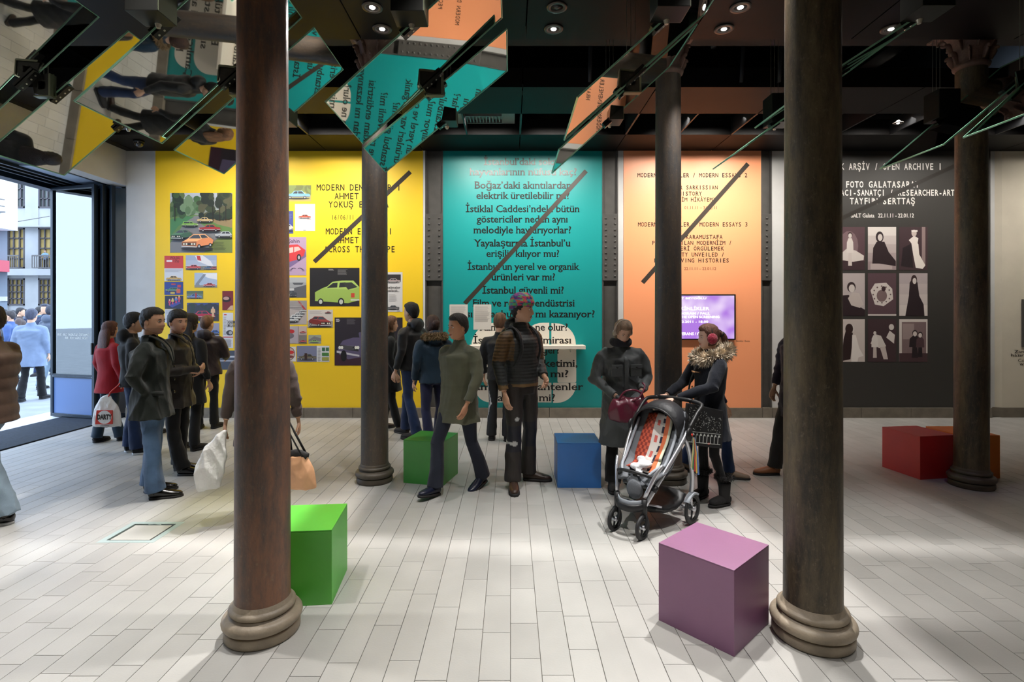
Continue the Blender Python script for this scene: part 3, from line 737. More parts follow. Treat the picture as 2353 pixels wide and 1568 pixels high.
# cream stencil figure behind the lettering
def rr(x0, y0, x1, y1, r, n=8, corners='1111'):
    pts = []
    for k, (cx_, cy_, a0) in enumerate(((x1, y0, -90), (x1, y1, 0), (x0, y1, 90), (x0, y0, 180))):
        rad = r if corners[k] == '1' else .01; c_x = cx_-rad if cx_ == x1 else cx_+rad; c_y = cy_+rad if cy_ == y0 else cy_-rad
        for j in range(n+1):
            a = math.radians(a0+90*j/n); pts.append((c_x+rad*math.cos(a), c_y+rad*math.sin(a)))
    return pts
def flat(mb, pts, Y): mb.poly([(wx_(x), Y, wz_(y)) for x, y in pts])
gm = MB(); YG = WALLY-.0043
flat(gm, rr(1200, 742, 1262, 792, 47, corners='0001')[::-1], YG)
flat(gm, rr(1267, 743, 1323, 792, 47, corners='1000')[::-1], YG)
flat(gm, rr(1083, 742, 1199.8, 799.8, 55, corners='0001')[::-1], YG)
flat(gm, rr(1083, 800, 1252, 880, 40, corners='0010')[::-1], YG)
flat(gm, rr(1281, 792.2, 1324, 879.6, 4)[::-1], YG)
flat(gm, rr(1200, 880, 1267, 925, 30, corners='0010')[::-1], YG)
flat(gm, rr(1271, 880, 1324, 926, 44, corners='0100')[::-1], YG)
flat(gm, rr(1092, 890, 1200, 925, 34, corners='0010')[::-1], YG)
gm.build('stencil_figure', M_wgraphic, bay_t, recalc=False)
# shelf
sh = empty('wall_shelf', 'white wall shelf on the teal bay behind the man in the beanie', 'shelf', (wx_(1210), WALLY-.16, wz_(800)))
MB().box(-.90, .90, -.14, .15, 0, .055).build('board', M_wgraphic, sh, bevel=.003)
for q in (-.7, 0, .7): MB().box(q-.01, q+.01, -.02, .15, -.06, 0).build('bracket', M_wgraphic, sh)
# yellow wall
YW = WALLY-.0006
block('lettering', [("MODERN DENEMELER 1",727,922,438,14),("AHMET ÖĞÜT",768,882,458,14),("YOKUŞ BARAKA",754,894,477,14),("MODERN ESSAYS 1",748,902,539,14),("AHMET ÖĞÜT",770,880,559,14),("ACROSS THE SLOPE",744,908,580,14)], YW, M_letm, bay_y, mono=True, off=.014)
block('date_line', [("16/06/11 - 07/08/11",761,888,505,10.5)], YW, M_letm, bay_y, mono=True, off=.008)
bar(722, 602, 943, 395, 10, WALLY-.0003, M_barm, bay_y)
YO = WALLY-.0127
block('lettering', [("MODERN DENEMELER / MODERN ESSAYS 2",1464,1717,408,9.5),("HRAIR SARKISSIAN",1531,1649,436,9),("HISTORY",1558,1612.6,450,9),("(BENİM HİKÂYEM)",1536,1644,463.7,9),("MODERN DENEMELER / MODERN ESSAYS 3",1465,1718,521,9.5),("GÜLSÜN KARAMUSTAFA",1520,1660,549.5,9),("PEÇESİ AÇILAN MODERNİZM /",1497,1681,563,9),("TARİHLERİ ÖRGÜLEMEK",1515,1663,576,9),("MODERNITY UNVEILED /",1512,1664,590,9),("INTERWEAVING HISTORIES",1500,1675,603.6,9)], YO, M_letm, bay_o, mono=True, off=.022)
block('date_line', [("Beyoğlu   01.11.11 – 31.12.11",1532,1648,481,6.5),("Galata   22.11.11 – 22.01.12",1540,1645,621.4,7),("Etkinlikler / Events",1690,1722,786,4)], YO, M_letm, bay_o)
bar(1476, 650, 1718, 377, 10, WALLY-.0123, M_barm, bay_o)
YK = WALLY-.0006
block('lettering', [("AÇIK ARŞİV / OPEN ARCHIVE 1",1901,2165,390,14),("FOTO GALATASARAY",1942,2113,431,14),("ARAŞTIRMACI-SANATÇI / RESEARCHER-ARTIST",1856,2222,449.5,13),("TAYFUN SERTTAŞ",1952,2103,469.3,14)], YK, M_wletter, bay_k, mono=True, off=.022)
block('date_line', [("SALT Galata   22.11.11 - 22.01.12",1955,2100,500,9)], YK, M_wletter, bay_k, serif=True, off=.012)
bar(1927, 505, 2196, 380, 9, WALLY-.0003, mat('slash_dark', srgb(44, 40, 36), .4), bay_k)
block('caption', [("Zamanın izinde",2333,2420,812,7),("hazırlanan sergi",2325,2420,820,7),("Conceived as part",2341,2430,832,7),("with the archive",2345,2430,840,7)], 8.415, M_letm, pier)
MB().box(wx_(2350, 8.4), wx_(2400, 8.4), 8.40, 8.418, wz_(798), wz_(688)).build('framed_print', M_steel, pier)
# screen
scn = empty('wall_screen', 'lit purple-white flat screen on the orange wall', 'screen', (wx_(1606), WALLY-.03, wz_(729)))
hw, hz = (wx_(1687)-wx_(1525))/2, (wz_(677)-wz_(781))/2
MB().box(-hw, hw, -.03, .015, -hz, hz).build('bezel', M_box, scn, bevel=.003)
m = bpy.data.materials.new('screen_glow'); m.use_nodes = True; nt = m.node_tree; n = nt.nodes
b = n['Principled BSDF']; tcn = n.new('ShaderNodeTexCoord'); sp = n.new('ShaderNodeSeparateXYZ'); cr = n.new('ShaderNodeValToRGB')
nz = n.new('ShaderNodeTexNoise'); nz.inputs['Scale'].default_value = 2.0
nt.links.new(tcn.outputs['Object'], nz.inputs[0]); nt.links.new(nz.outputs[0], cr.inputs[0])
cr.color_ramp.elements[0].position = .42; cr.color_ramp.elements[1].position = .6
cr.color_ramp.elements[0].color = srgb(236, 214, 250); cr.color_ramp.elements[1].color = srgb(176, 120, 226)
nt.links.new(cr.outputs[0], b.inputs['Emission Color']); b.inputs['Emission Strength'].default_value = 1.0; b.inputs['Base Color'].default_value = (.02, .02, .02, 1)
MB().box(-hw+.025, hw-.025, -.033, -.03, -hz+.02, hz-.02).build('display', m, scn)
mg = mat('screen_text', (1, 1, 1, 1), .5, emit=(1, 1, 1, 1), es=1.3)
mb = MB()
for s, a, b_, c, h_ in (("SALT BEYOĞLU",1545,1620,688,4),("ETKİNLİKLER",1545,1626,713,7),("PROGRAM / FALL",1545,1628,723,5),("OF THE OPEN SCREENING",1545,1650,731,5),("09.12.2011 - 18.00",1545,1624,742,5),("KONFERANS / CONFERENCE",1540,1655,770,6)): text_mesh(mb, s, a, b_, c, h_, WALLY-.0645, off=.01)
mb.xf(Matrix.Translation(-Vector(scn.location))); mb.build('screen_lettering', mg, scn, recalc=False)
# mirrored opening hours on the door glass
mb = MB()
for s, a, b_, c in (("CUMARTESİ / SATURDAY 12.00 - 20.00", 140, 215, 772), ("PAZAR / SUNDAY 10.30 - 18.00", 158, 210, 779)):
    text_mesh(mb, s, a, b_, c, 5.5, 0, mirror=True)
mn = min(q[0] for q in mb.v); mxx = max(q[0] for q in mb.v)
mb.v = [(.12+(q[0]-mn)/(mxx-mn)*.68, -.007, q[2]) for q in mb.v]
mb.build('glass_lettering', M_wletter, LEAF1, recalc=False)
# ================================================================ PRINTED SHEETS
M_print = mat_attr('printed_paper', .5)
M_paper = mat('paper', srgb(226, 224, 220), .7)
def C3(c): return srgb(*c) if max(c) > 1 else tuple(c)+(1,)
class Sheet:
    """flat print: coloured shapes a hair in front of a sheet of paper; units are photo pixels"""
    def __init__(s, x0, y0, x1, y1, col, Y, label, name='poster', cat='poster', group=None, tilt=0):
        s.mb = MB(); s.x0, s.y0, s.x1, s.y1 = x0, y0, x1, y1; s.Y = Y; s.k = 0; s.tilt = tilt
        s.cx, s.cy = (x0+x1)/2, (y0+y1)/2; s.label, s.name, s.cat, s.group = label, name, cat, group
        s.mb.cc = C3(col); a, b = wx_(x0)-wx_(s.cx), wx_(x1)-wx_(s.cx); c, d = wz_(y1)-wz_(s.cy), wz_(y0)-wz_(s.cy)
        s.mb.box(a, b, -.0015, 0, c, d)
    def P(s, pts, col):
        s.k += 1; s.mb.cc = C3(col)
        y = -.0015-.00012*s.k
        s.mb.poly([(wx_(min(max(x, s.x0), s.x1))-wx_(s.cx), y, wz_(min(max(q, s.y0), s.y1))-wz_(s.cy)) for x, q in pts]); return s
    def R(s, x0, y0, x1, y1, col): return s.P([(x0, y0), (x1, y0), (x1, y1), (x0, y1)], col)
    def E(s, x, y, rx, ry, col, n=14): return s.P([(x+rx*math.cos(2*PI*i/n), y+ry*math.sin(2*PI*i/n)) for i in range(n)], col)
    def grad(s, c0, c1, n=6, y0=None, y1=None):
        y0 = s.y0 if y0 is None else y0; y1 = s.y1 if y1 is None else y1
        for i in range(n):
            t = i/(n-1); s.R(s.x0, y0+(y1-y0)*i/n, s.x1, y0+(y1-y0)*(i+1)/n, tuple(int(c0[j]*(1-t)+c1[j]*t) for j in range(3)))
        return s
    def lines(s, x0, y0, x1, y1, n, col=(110, 106, 104), w=.7):
        rr_ = random.Random(int(x0*7+y0))
        for i in range(n):
            y = y0+(y1-y0)*(i+.5)/n; s.R(x0, y-w/2, x0+(x1-x0)*rr_.uniform(.75, 1), y+w/2, col)
        return s
    def txt(s, t, x0, x1, base, cap, col, off=.01):
        s.k += 1; s.mb.cc = C3(col); st = len(s.mb.v); text_mesh(s.mb, t, x0, x1, base, cap, -.0015-.00012*s.k, off=off)
        for i in range(st, len(s.mb.v)):
            v = s.mb.v[i]; s.mb.v[i] = (v[0]-wx_(s.cx), v[1], v[2]-wz_(s.cy))
        return s
    def car(s, x, y, w, col, flip=False, front=0.0, estate=False, win=(50, 56, 62), y2=None):
        """three-quarter/side view of a boxy seventies saloon; x,y = middle of the wheels' line, w = length"""
        k = -1 if flip else 1; h = w*.30
        def T(p): return (x+k*p[0]*w, y-p[1]*w)
        dark = tuple(int(c*.62) for c in col); lite = tuple(min(255, int(c*1.18+12)) for c in col)
        s.E(x, y+.015*w, w*.5, w*.035, (40, 38, 40))
        roofb = .30 if not estate else .44
        s.P([T(p) for p in ((-.49, .04), (-.49, .13), (-.46, .165), (-.22, .185), (.44, .18), (.49, .15), (.49, .04))], col)
        s.P([T(p) for p in ((-.24, .18), (-.13, .29), (.18 if not estate else .40, .295), (roofb, .18))], lite)
        s.P([T(p) for p in ((-.20, .185), (-.115, .272), (.0, .277), (.0, .185))], win)
        s.P([T(p) for p in ((.02, .185), (.02, .277), (.17 if not estate else .36, .277), (roofb-.04, .185))], win)
        s.P([T(p) for p in ((-.49, .04), (.49, .04), (.49, .075), (-.49, .075))], dark)
        s.P([T(p) for p in ((-.50, .075), (.50, .075), (.50, .095), (-.50, .095))], (190, 190, 190))
        for wx__ in (-.30, .29):
            c = T((wx__, .035)); s.E(c[0], c[1], w*.062, w*.062, (26, 26, 28)); s.E(c[0], c[1], w*.034, w*.034, (170, 170, 170))
        c = T((-.475, .13)); s.E(c[0], c[1], w*.02, w*.02, (235, 230, 200))
        return s
    def front(s, x, y, w, col, flip=False):
        """three-quarter front view"""
        k = -1 if flip else 1
        def T(p): return (x+k*p[0]*w, y-p[1]*w)
        lite = tuple(min(255, int(c*1.2+15)) for c in col); dark = tuple(int(c*.7) for c in col)
        s.E(x, y+.01*w, w*.5, w*.05, (38, 36, 38))
        s.P([T(p) for p in ((-.02, .05), (.46, .14), (.49, .26), (.40, .33), (-.02, .27))], col)
        s.P([T(p) for p in ((-.46, .05), (-.02, .03), (-.02, .22), (-.46, .20))], dark)
        s.P([T(p) for p in ((-.46, .20), (-.02, .22), (.14, .30), (-.28, .30))], lite)
        s.P([T(p) for p in ((-.28, .30), (-.12, .43), (.24, .44), (.38, .33), (.14, .30))], lite)
        s.P([T(p) for p in ((-.25, .305), (-.11, .41), (.06, .415), (.11, .305))], (70, 76, 84))
        s.P([T(p) for p in ((.14, .31), (.09, .41), (.22, .42), (.34, .335))], (60, 64, 70))
        s.P([T(p) for p in ((-.44, .11), (-.04, .10), (-.04, .17), (-.44, .17))], (40, 40, 42))
        for q in (-.40, -.32, -.16, -.08):
            c = T((q, .14)); s.E(c[0], c[1], w*.028, w*.028, (230, 226, 205))
        s.P([T(p) for p in ((-.47, .055), (-.02, .035), (.0, .065), (-.47, .085))], (200, 200, 200))
        for q, r in ((.06, .065), (.40, .06)):
            c = T((q, .06+.12*q)); s.E(c[0], c[1], w*r*.8, w*r, (24, 24, 26)); s.E(c[0], c[1], w*r*.42, w*r*.55, (175, 175, 175))
        return s
    def person(s, x, y, h, top, skin=(205, 190, 185), hair=(40, 30, 34), legs=None, long=False, wide=.20, hh=.13):
        """y = feet line"""
        tp = y-h; r = h*hh/2; legs = legs or top
        if long: s.P([(x-r*1.5, tp+r), (x, tp-r*.2), (x+r*1.5, tp+r), (x+r*1.9, tp+h*.5), (x-r*1.9, tp+h*.5)], hair)
        s.P([(x-h*wide*.55, y-h*.05), (x-h*wide*.45, y-h*.45), (x+h*wide*.45, y-h*.45), (x+h*wide*.55, y-h*.05)], legs)
        s.P([(x-h*wide, y-h*.42), (x-h*wide*.9, y-h*.72), (x-h*.05, y-h*.84), (x+h*.05, y-h*.84), (x+h*wide*.9, y-h*.72), (x+h*wide, y-h*.42)], top)
        s.E(x, tp+r*1.0, r*1.1, r*1.25, hair); s.E(x, tp+r*1.35, r*.8, r*1.05, skin); return s
    def done(s, pins=True):
        o = s.mb.build(s.name, M_print, None, recalc=False, loc=(wx_(s.cx), s.Y, wz_(s.cy)))
        o.rotation_euler = (0, s.tilt, 0)
        return tag(o, s.label, s.cat, s.group)
YP = WALLY-.0012; GP = 'car posters and clippings on the yellow wall'
def poster(x0, y0, x1, y1, col, label, tilt=0): return Sheet(x0, y0, x1, y1, col, YP, label, group=GP, tilt=tilt)
def trees(s, x0, x1, y0, y1, seed, n=26, cols=((44, 70, 40), (60, 88, 52), (36, 52, 38), (88, 108, 70))):
    r_ = random.Random(seed)
    for i in range(n):
        x = r_.uniform(x0, x1); y = r_.uniform(y0, y1); s.E(x, y, r_.uniform(6, 12), r_.uniform(6, 13), cols[r_.randrange(len(cols))], 9)
# big woodland poster
s = poster(391, 444, 534, 581, (150, 160, 164), 'large woodland poster of six parked saloon cars'); s.grad((178, 186, 198), (150, 158, 150), 4, 444, 500)
s.R(391, 494, 534, 581, (96, 128, 70)); s.P([(391, 560), (425, 512), (446, 497), (470, 494), (452, 508), (470, 520), (534, 540), (534, 581), (391, 581)], (122, 122, 124))
s.P([(391, 505), (430, 497), (446, 499), (410, 520), (391, 545)], (70, 124, 78)); s.P([(468, 581), (500, 548), (534, 540), (534, 581)], (116, 128, 70)); s.P([(462, 495), (534, 495), (534, 524), (500, 516)], (140, 122, 88))
trees(s, 391, 422, 448, 492, 1); trees(s, 424, 462, 456, 488, 2, 22, ((66, 98, 60), (84, 112, 78), (110, 136, 104))); trees(s, 460, 534, 444, 500, 3, 46, ((40, 54, 38), (56, 66, 44), (84, 84, 60), (34, 44, 36)))
for q in (402, 489, 505, 519): s.R(q, 474, q+2, 508, (36, 30, 26))
s.car(472, 511, 36, (206, 176, 120), True); s.car(438, 521, 38, (120, 168, 64), True, estate=True); s.car(483, 532, 50, (160, 36, 40)); s.car(519, 546, 46, (170, 176, 182)); s.front(418, 551, 50, (64, 98, 74)); s.front(455, 572, 76, (226, 140, 90))
s.lines(493, 556, 522, 576, 6, (60, 60, 44)); s.done()
s = poster(378, 588, 421, 646, (200, 58, 54), 'red brochure page lettered POLSKI above white text page'); s.R(378, 617, 421, 646, (208, 210, 216)); s.txt('POLSKI', 392, 414, 596, 6, (60, 20, 20)); s.txt('125p', 398, 412, 603, 6, (60, 20, 20)); s.R(383, 598, 396, 602, (230, 225, 225)); s.lines(380, 619, 419, 626, 4, (150, 150, 160)); s.car(400, 645, 36, (200, 160, 84), True); s.done()
s = poster(378, 648, 421, 678, (38, 62, 140), 'blue brochure page with green hatchback and luggage'); s.car(396, 670, 30, (70, 130, 100), estate=True); s.R(394, 652, 404, 655, (190, 60, 60)); s.R(406, 664, 415, 674, (196, 96, 70)); s.R(392, 671, 402, 676, (200, 170, 80)); s.R(408, 655, 416, 661, (190, 60, 70)); s.done()
s = poster(379, 680, 421, 710, (26, 36, 66), 'dark blue brochure page with four seated figures'); s.P([(388, 702), (410, 692), (416, 697), (396, 707)], (60, 70, 150))
for q, c in ((390, (190, 60, 90)), (397, (220, 190, 90)), (405, (80, 120, 190)), (412, (210, 90, 70))): s.person(q, 703-(q-390)*.35, 16, c, (220, 180, 150), (120, 80, 60), (200, 70, 110), wide=.2, hh=.25)
s.done()
s = poster(379, 711, 421, 742, (198, 200, 208), 'pale brochure page with pink car corner'); s.lines(381, 713, 418, 722, 5, (150, 152, 160)); s.front(408, 740, 28, (206, 70, 90)); s.done()
s = poster(427, 587, 498, 621, (150, 164, 190), 'poster of an airliner nose over three cars'); s.grad((156, 170, 196), (190, 196, 206), 3); s.P([(448, 588), (466, 587), (484, 600), (492, 614), (478, 610), (455, 601)], (222, 222, 226)); s.P([(452, 588), (460, 588), (463, 600), (454, 598)], (190, 60, 60)); s.R(427, 612, 498, 621, (120, 118, 112)); s.car(480, 619, 24, (70, 104, 140)); s.car(492, 619, 18, (180, 56, 50)); s.car(445, 619, 34, (208, 70, 66)); s.done()
s = poster(447, 627, 499, 661, (170, 186, 208), 'poster of airliner boarding stairs and red car'); s.P([(466, 628), (499, 628), (499, 643), (478, 639), (470, 634)], (228, 228, 230)); s.P([(448, 660), (450, 652), (468, 630), (474, 631), (458, 652), (460, 660)], (130, 138, 150)); s.R(447, 656, 499, 661, (140, 138, 132)); s.car(481, 659, 28, (206, 66, 58)); s.done()
s = poster(429, 669, 467, 687, (110, 124, 96), 'small poster of a pale blue saloon car'); s.R(429, 669, 467, 675, (86, 104, 84)); s.car(447, 686, 34, (96, 128, 186)); s.R(449, 673, 452, 686, (180, 60, 60)); s.done()
s = poster(430, 696, 503, 738, (62, 72, 108), 'poster of a crimson saloon with two standing figures'); s.grad((60, 76, 130), (84, 70, 84), 4, 696, 720); trees(s, 430, 503, 706, 716, 9, 18, ((50, 56, 70), (66, 60, 70), (44, 60, 56))); s.R(430, 722, 503, 738, (58, 56, 60)); s.car(464, 733, 62, (180, 40, 70)); s.person(490, 730, 26, (216, 176, 140), hh=.17); s.person(438, 737, 14, (230, 226, 222), hh=.3, wide=.35); s.done()
s = poster(430, 743, 504, 786, (150, 150, 172), 'poster with grey trees and blue car beside the boy'); trees(s, 430, 458, 750, 775, 5, 22, ((90, 90, 110), (70, 72, 90), (120, 120, 140))); s.R(430, 776, 504, 786, (110, 104, 116)); s.car(494, 768, 30, (50, 90, 160)); s.done()
s = poster(511, 669, 536, 713, (120, 36, 38), 'red interior clipping half behind the left foreground column'); s.E(520, 688, 11, 7, (40, 26, 28)); s.E(520, 686, 7, 4, (190, 150, 140)); s.P([(522, 712), (530, 703), (540, 702), (540, 713)], (206, 170, 140)); s.done()
s = poster(512, 719, 536, 800, (214, 214, 218), 'white newspaper clipping half behind the left foreground column'); s.R(515, 722, 521, 725, (200, 60, 60)); s.lines(514, 728, 520, 770, 16); s.txt('TASARIM', 521, 540, 744, 7, (50, 50, 54)); s.txt('UMULAN', 521, 540, 752, 7, (50, 50, 54)); s.E(528, 765, 8, 6, (60, 60, 66)); s.E(530, 765, 4, 4, (170, 170, 176)); s.R(512, 774, 536, 776, (196, 50, 50)); s.lines(514, 780, 534, 798, 9); s.done()
s = poster(500, 806, 540, 850, (70, 76, 92), 'dark clipping of a grille low behind the boy'); s.R(504, 818, 540, 822, (190, 194, 204)); s.R(504, 828, 540, 831, (160, 164, 176)); s.done()
s = poster(650, 426, 715, 463, (178, 164, 92), 'poster of a light blue car in a meadow'); s.R(650, 426, 715, 440, (150, 156, 104)); trees(s, 668, 715, 426, 440, 4, 14, ((120, 136, 70), (150, 150, 90), (104, 112, 60))); s.car(684, 456, 58, (112, 170, 208)); s.done()
s = poster(650, 485, 674, 537, (66, 76, 140), 'narrow blue poster beside the left foreground column'); s.lines(656, 492, 672, 505, 7, (104, 110, 160)); s.front(658, 531, 34, (196, 192, 186)); s.done()
s = poster(678, 469, 724, 531, (216, 216, 216), 'white poster with one tiny red car'); s.car(700, 502, 29, (210, 70, 40)); s.R(706, 504, 715, 505, (200, 120, 110)); s.R(697, 529, 703, 530, (60, 60, 60)); s.done()
s = poster(650, 545, 704, 633, (176, 150, 176), 'lilac poster of a red hatchback with a round emblem'); s.txt('i Şahin', 655, 689, 558, 8, (60, 40, 60)); s.P([(650, 604), (668, 592), (702, 574), (704, 590), (668, 614), (650, 620)], (120, 100, 140)); s.P([(650, 572), (664, 563), (684, 562), (702, 575), (698, 588), (680, 598), (650, 606)], (206, 64, 66)); s.P([(652, 586), (664, 570), (674, 568), (674, 580)], (216, 190, 180)); s.P([(676, 568), (686, 567), (692, 574), (676, 580)], (212, 184, 176)); s.E(687, 592, 5, 8, (36, 34, 38)); s.E(687, 592, 2.5, 4.5, (180, 176, 180))
for q in range(7):
    a = .3+q*.28; s.R(674-9*math.cos(a), 625-9*math.sin(a), 677-7*math.cos(a), 626-9*math.sin(a), (50, 40, 60)); s.R(688+7*math.cos(a), 625-9*math.sin(a), 691+9*math.cos(a), 626-9*math.sin(a), (50, 40, 60))
s.done()
s = poster(650, 638, 704, 684, (150, 150, 150), 'grey photo of a car line on a quay'); s.grad((168, 170, 172), (130, 130, 132), 4); s.P([(672, 650), (698, 650), (694, 655), (676, 655)], (84, 86, 90)); s.P([(664, 684), (676, 662), (704, 655), (704, 684)], (92, 92, 96)); s.front(668, 682, 30, (70, 74, 78)); s.R(664, 663, 676, 668, (190, 190, 190)); s.done()
s = poster(650, 691, 705, 746, (172, 162, 158), 'photo of a car factory hall with a white car row'); s.P([(650, 691), (705, 691), (705, 716), (676, 712), (650, 706)], (146, 140, 138)); s.P([(684, 692), (688, 692), (704, 712), (700, 714)], (170, 60, 60))
for q in range(5): s.car(697-q*7, 716+q*6, 16+q*5, (196, 198, 196))
s.lines(654, 693, 700, 706, 5, (190, 184, 180)); s.done()
s = poster(650, 750, 705, 790, (150, 130, 128), 'four-part photo clipping of red machines and cars'); s.R(650, 750, 685, 790, (170, 160, 166)); s.E(668, 762, 9, 5, (180, 50, 50)); s.E(664, 772, 12, 7, (110, 104, 112)); s.R(687, 750, 705, 769, (188, 170, 160)); s.car(696, 766, 16, (190, 60, 50)); s.R(687, 771, 705, 790, (120, 116, 110)); s.car(696, 787, 17, (200, 40, 44)); s.done()
s = poster(650, 797, 680, 831, (216, 212, 208), 'white clipping with a round red picture'); s.E(666, 813, 12, 15, (90, 70, 70)); s.E(666, 813, 10.5, 13.5, (196, 170, 160)); s.E(668, 810, 8, 4, (190, 50, 46)); s.E(668, 820, 7, 3, (120, 60, 56)); s.done()
s = poster(682, 795, 757, 832, (120, 124, 150), 'poster of an olive car with open doors and green inset photos'); s.R(728, 795, 757, 832, (206, 208, 210)); s.car(706, 827, 44, (96, 88, 66)); s.R(700, 812, 706, 826, (60, 40, 34)); s.lines(730, 800, 738, 830, 9); s.R(740, 799, 747, 807, (50, 100, 70)); s.R(749, 799, 756, 807, (60, 110, 76)); s.R(740, 811, 756, 818, (70, 120, 60)); s.R(740, 821, 756, 829, (150, 150, 70)); s.done()
s = poster(712, 616, 826, 704, (32, 30, 32), 'large black poster of a light green two-door car'); s.R(712, 690, 826, 704, (42, 36, 40)); s.lines(776, 619, 800, 632, 7, (120, 118, 118)); s.lines(755, 618, 768, 622, 2, (190, 186, 186))
G1 = (150, 178, 84)
s.P([(724, 682), (724, 672), (742, 662), (760, 656), (786, 658), (826, 660), (826, 690), (800, 697), (724, 692)], G1); s.P([(748, 662), (764, 648), (786, 645), (812, 645), (826, 660), (812, 666), (760, 664)], (168, 196, 100)); s.P([(751, 662), (765, 651), (776, 650), (775, 661)], (40, 44, 44)); s.P([(779, 661), (781, 650), (794, 649), (800, 660)], (44, 48, 48)); s.P([(788, 650), (808, 649), (822, 660), (800, 666)], (52, 56, 50)); s.R(807, 674, 815, 684, (190, 70, 50)); s.R(806, 688, 826, 691, (200, 200, 200))
for q, r_ in ((737, 8), (784, 9)): s.E(q, 694, r_*.8, r_, (20, 20, 22)); s.E(q, 694, r_*.5, r_*.65, (186, 190, 180))
s.done()
s = poster(707, 712, 765, 753, (196, 188, 180), 'poster of a maroon saloon with a small inset car'); s.lines(712, 715, 742, 722, 3, (150, 140, 140)); s.car(754, 721, 16, (120, 40, 40)); s.R(707, 738, 765, 753, (150, 144, 138)); s.front(736, 751, 54, (120, 44, 40), True); s.done()
s = poster(709, 770, 738, 790, (150, 156, 140), 'tiny clipping of a light green car before a rock'); s.P([(709, 782), (722, 773), (738, 778), (738, 784), (709, 786)], (120, 116, 116)); s.car(722, 788, 22, (140, 176, 90)); s.done()
s = poster(769, 730, 925, 840, (40, 34, 42), 'large dark poster of a violet car front beside the mid column'); s.lines(772, 733, 782, 740, 3, (210, 206, 206), 1.1); s.lines(797, 733, 818, 746, 7, (96, 92, 96)); s.lines(880, 733, 896, 748, 7, (110, 106, 110)); s.R(769, 815, 925, 840, (56, 30, 44))
s.P([(776, 800), (788, 783), (812, 776), (826, 764), (860, 762), (900, 776), (900, 810), (800, 826), (780, 815)], (86, 78, 106)); s.P([(812, 776), (824, 764), (826, 776)], (40, 36, 44)); s.P([(778, 792), (824, 798), (824, 808), (780, 802)], (34, 34, 38)); s.lines(788, 794, 816, 804, 5, (120, 118, 124), .6)
for q in (781, 786, 818, 823): s.E(q, 799, 3, 4, (220, 220, 210))
s.P([(774, 806), (826, 816), (826, 820), (774, 811)], (186, 182, 190)); s.E(790, 818, 7, 13, (18, 16, 20)); s.done()
s = poster(885, 626, 925, 717, (206, 204, 202), 'white advert page with two black and white cars right of the mid column'); s.R(885, 631, 921, 648, (48, 44, 48)); s.car(903, 650, 34, (168, 150, 148)); s.txt('kelimeler', 889, 920, 664, 6, (40, 38, 40)); s.txt('kısalacak...', 889, 918, 671, 6, (40, 38, 40)); s.lines(894, 676, 912, 694, 7, (170, 168, 168)); s.car(903, 711, 30, (90, 88, 90)); s.lines(912, 713, 922, 716, 2, (150, 150, 150)); s.txt('1', 886, 892, 716, 10, (30, 30, 32)); s.done()
# two text sheets on the teal bay
for k, (a, b_) in enumerate(((1033, 1075), (1088, 1129))):
    s = Sheet(a, 700, b_, 758, (206, 200, 192), WALLY-.0055, ('white text sheet on the teal bay, left one under the slash bar', 'white text sheet on the teal bay, right one nearer the beanie man')[k], 'text_sheet', 'paper', 'two typed sheets on the teal bay')
    s.lines(a+3, 704, b_-3, 740, 16, (150, 144, 138), .6); s.done()
# nine sepia portraits on charcoal
XS = ((1922, 1987), (1994, 2059), (2066, 2131)); YS = ((522, 621), (628, 726), (734, 832))
DK = (52, 34, 40); LT = (206, 196, 190); MD = (120, 98, 102)
def ph(i, j, bg, label): 
    return Sheet(XS[i][0], YS[j][0], XS[i][1], YS[j][1], bg, WALLY-.0012, label, 'portrait_photograph', 'photograph', 'nine sepia portraits on the charcoal wall')
s = ph(0, 0, (84, 60, 66), 'sepia photograph of a ballet dancer sitting on cloth, top left'); s.E(1950, 565, 22, 34, (120, 96, 100)); s.R(1922, 600, 1987, 621, (60, 42, 46)); s.P([(1930, 585), (1945, 572), (1966, 576), (1985, 588), (1984, 598), (1960, 602), (1934, 598)], LT); s.person(1953, 615, 80, (212, 202, 196), LT, (60, 40, 40), (200, 188, 182), wide=.10); s.done()
s = ph(1, 0, LT, 'sepia photograph of a seated woman with long hair in fur, top middle'); s.grad((214, 206, 200), (150, 132, 132), 5); s.R(2000, 606, 2050, 619, (178, 162, 160)); s.P([(2004, 606), (2006, 570), (2014, 556), (2032, 556), (2042, 580), (2058, 600), (2058, 612), (2020, 606)], (44, 30, 34)); s.E(2021, 545, 9, 13, (44, 30, 34)); s.E(2022, 546, 5.5, 8, LT); s.done()
s = ph(2, 0, (66, 48, 52), 'sepia photograph of a praying girl in a white gown, top right'); s.R(2118, 522, 2126, 610, (140, 120, 118)); s.P([(2094, 560), (2104, 552), (2110, 562), (2112, 585), (2126, 610), (2120, 618), (2104, 616), (2098, 585)], (222, 212, 204)); s.P([(2088, 552), (2100, 542), (2110, 548), (2108, 560), (2096, 562)], (222, 212, 204)); s.E(2100, 536, 6, 8, (196, 180, 172)); s.R(2094, 529, 2108, 533, (226, 218, 210)); s.P([(2070, 612), (2074, 570), (2094, 560), (2098, 616)], (36, 26, 30)); s.done()
s = ph(0, 1, (180, 168, 166), 'sepia photograph of a woman resting on a sofa, middle left'); s.P([(1922, 680), (1950, 678), (1966, 700), (1987, 712), (1987, 726), (1922, 726)], (44, 30, 34)); s.P([(1948, 686), (1958, 672), (1974, 674), (1984, 700), (1976, 708), (1956, 702)], (190, 178, 172)); s.E(1956, 660, 10, 12, (50, 34, 36)); s.E(1957, 663, 7, 9, LT); s.done()
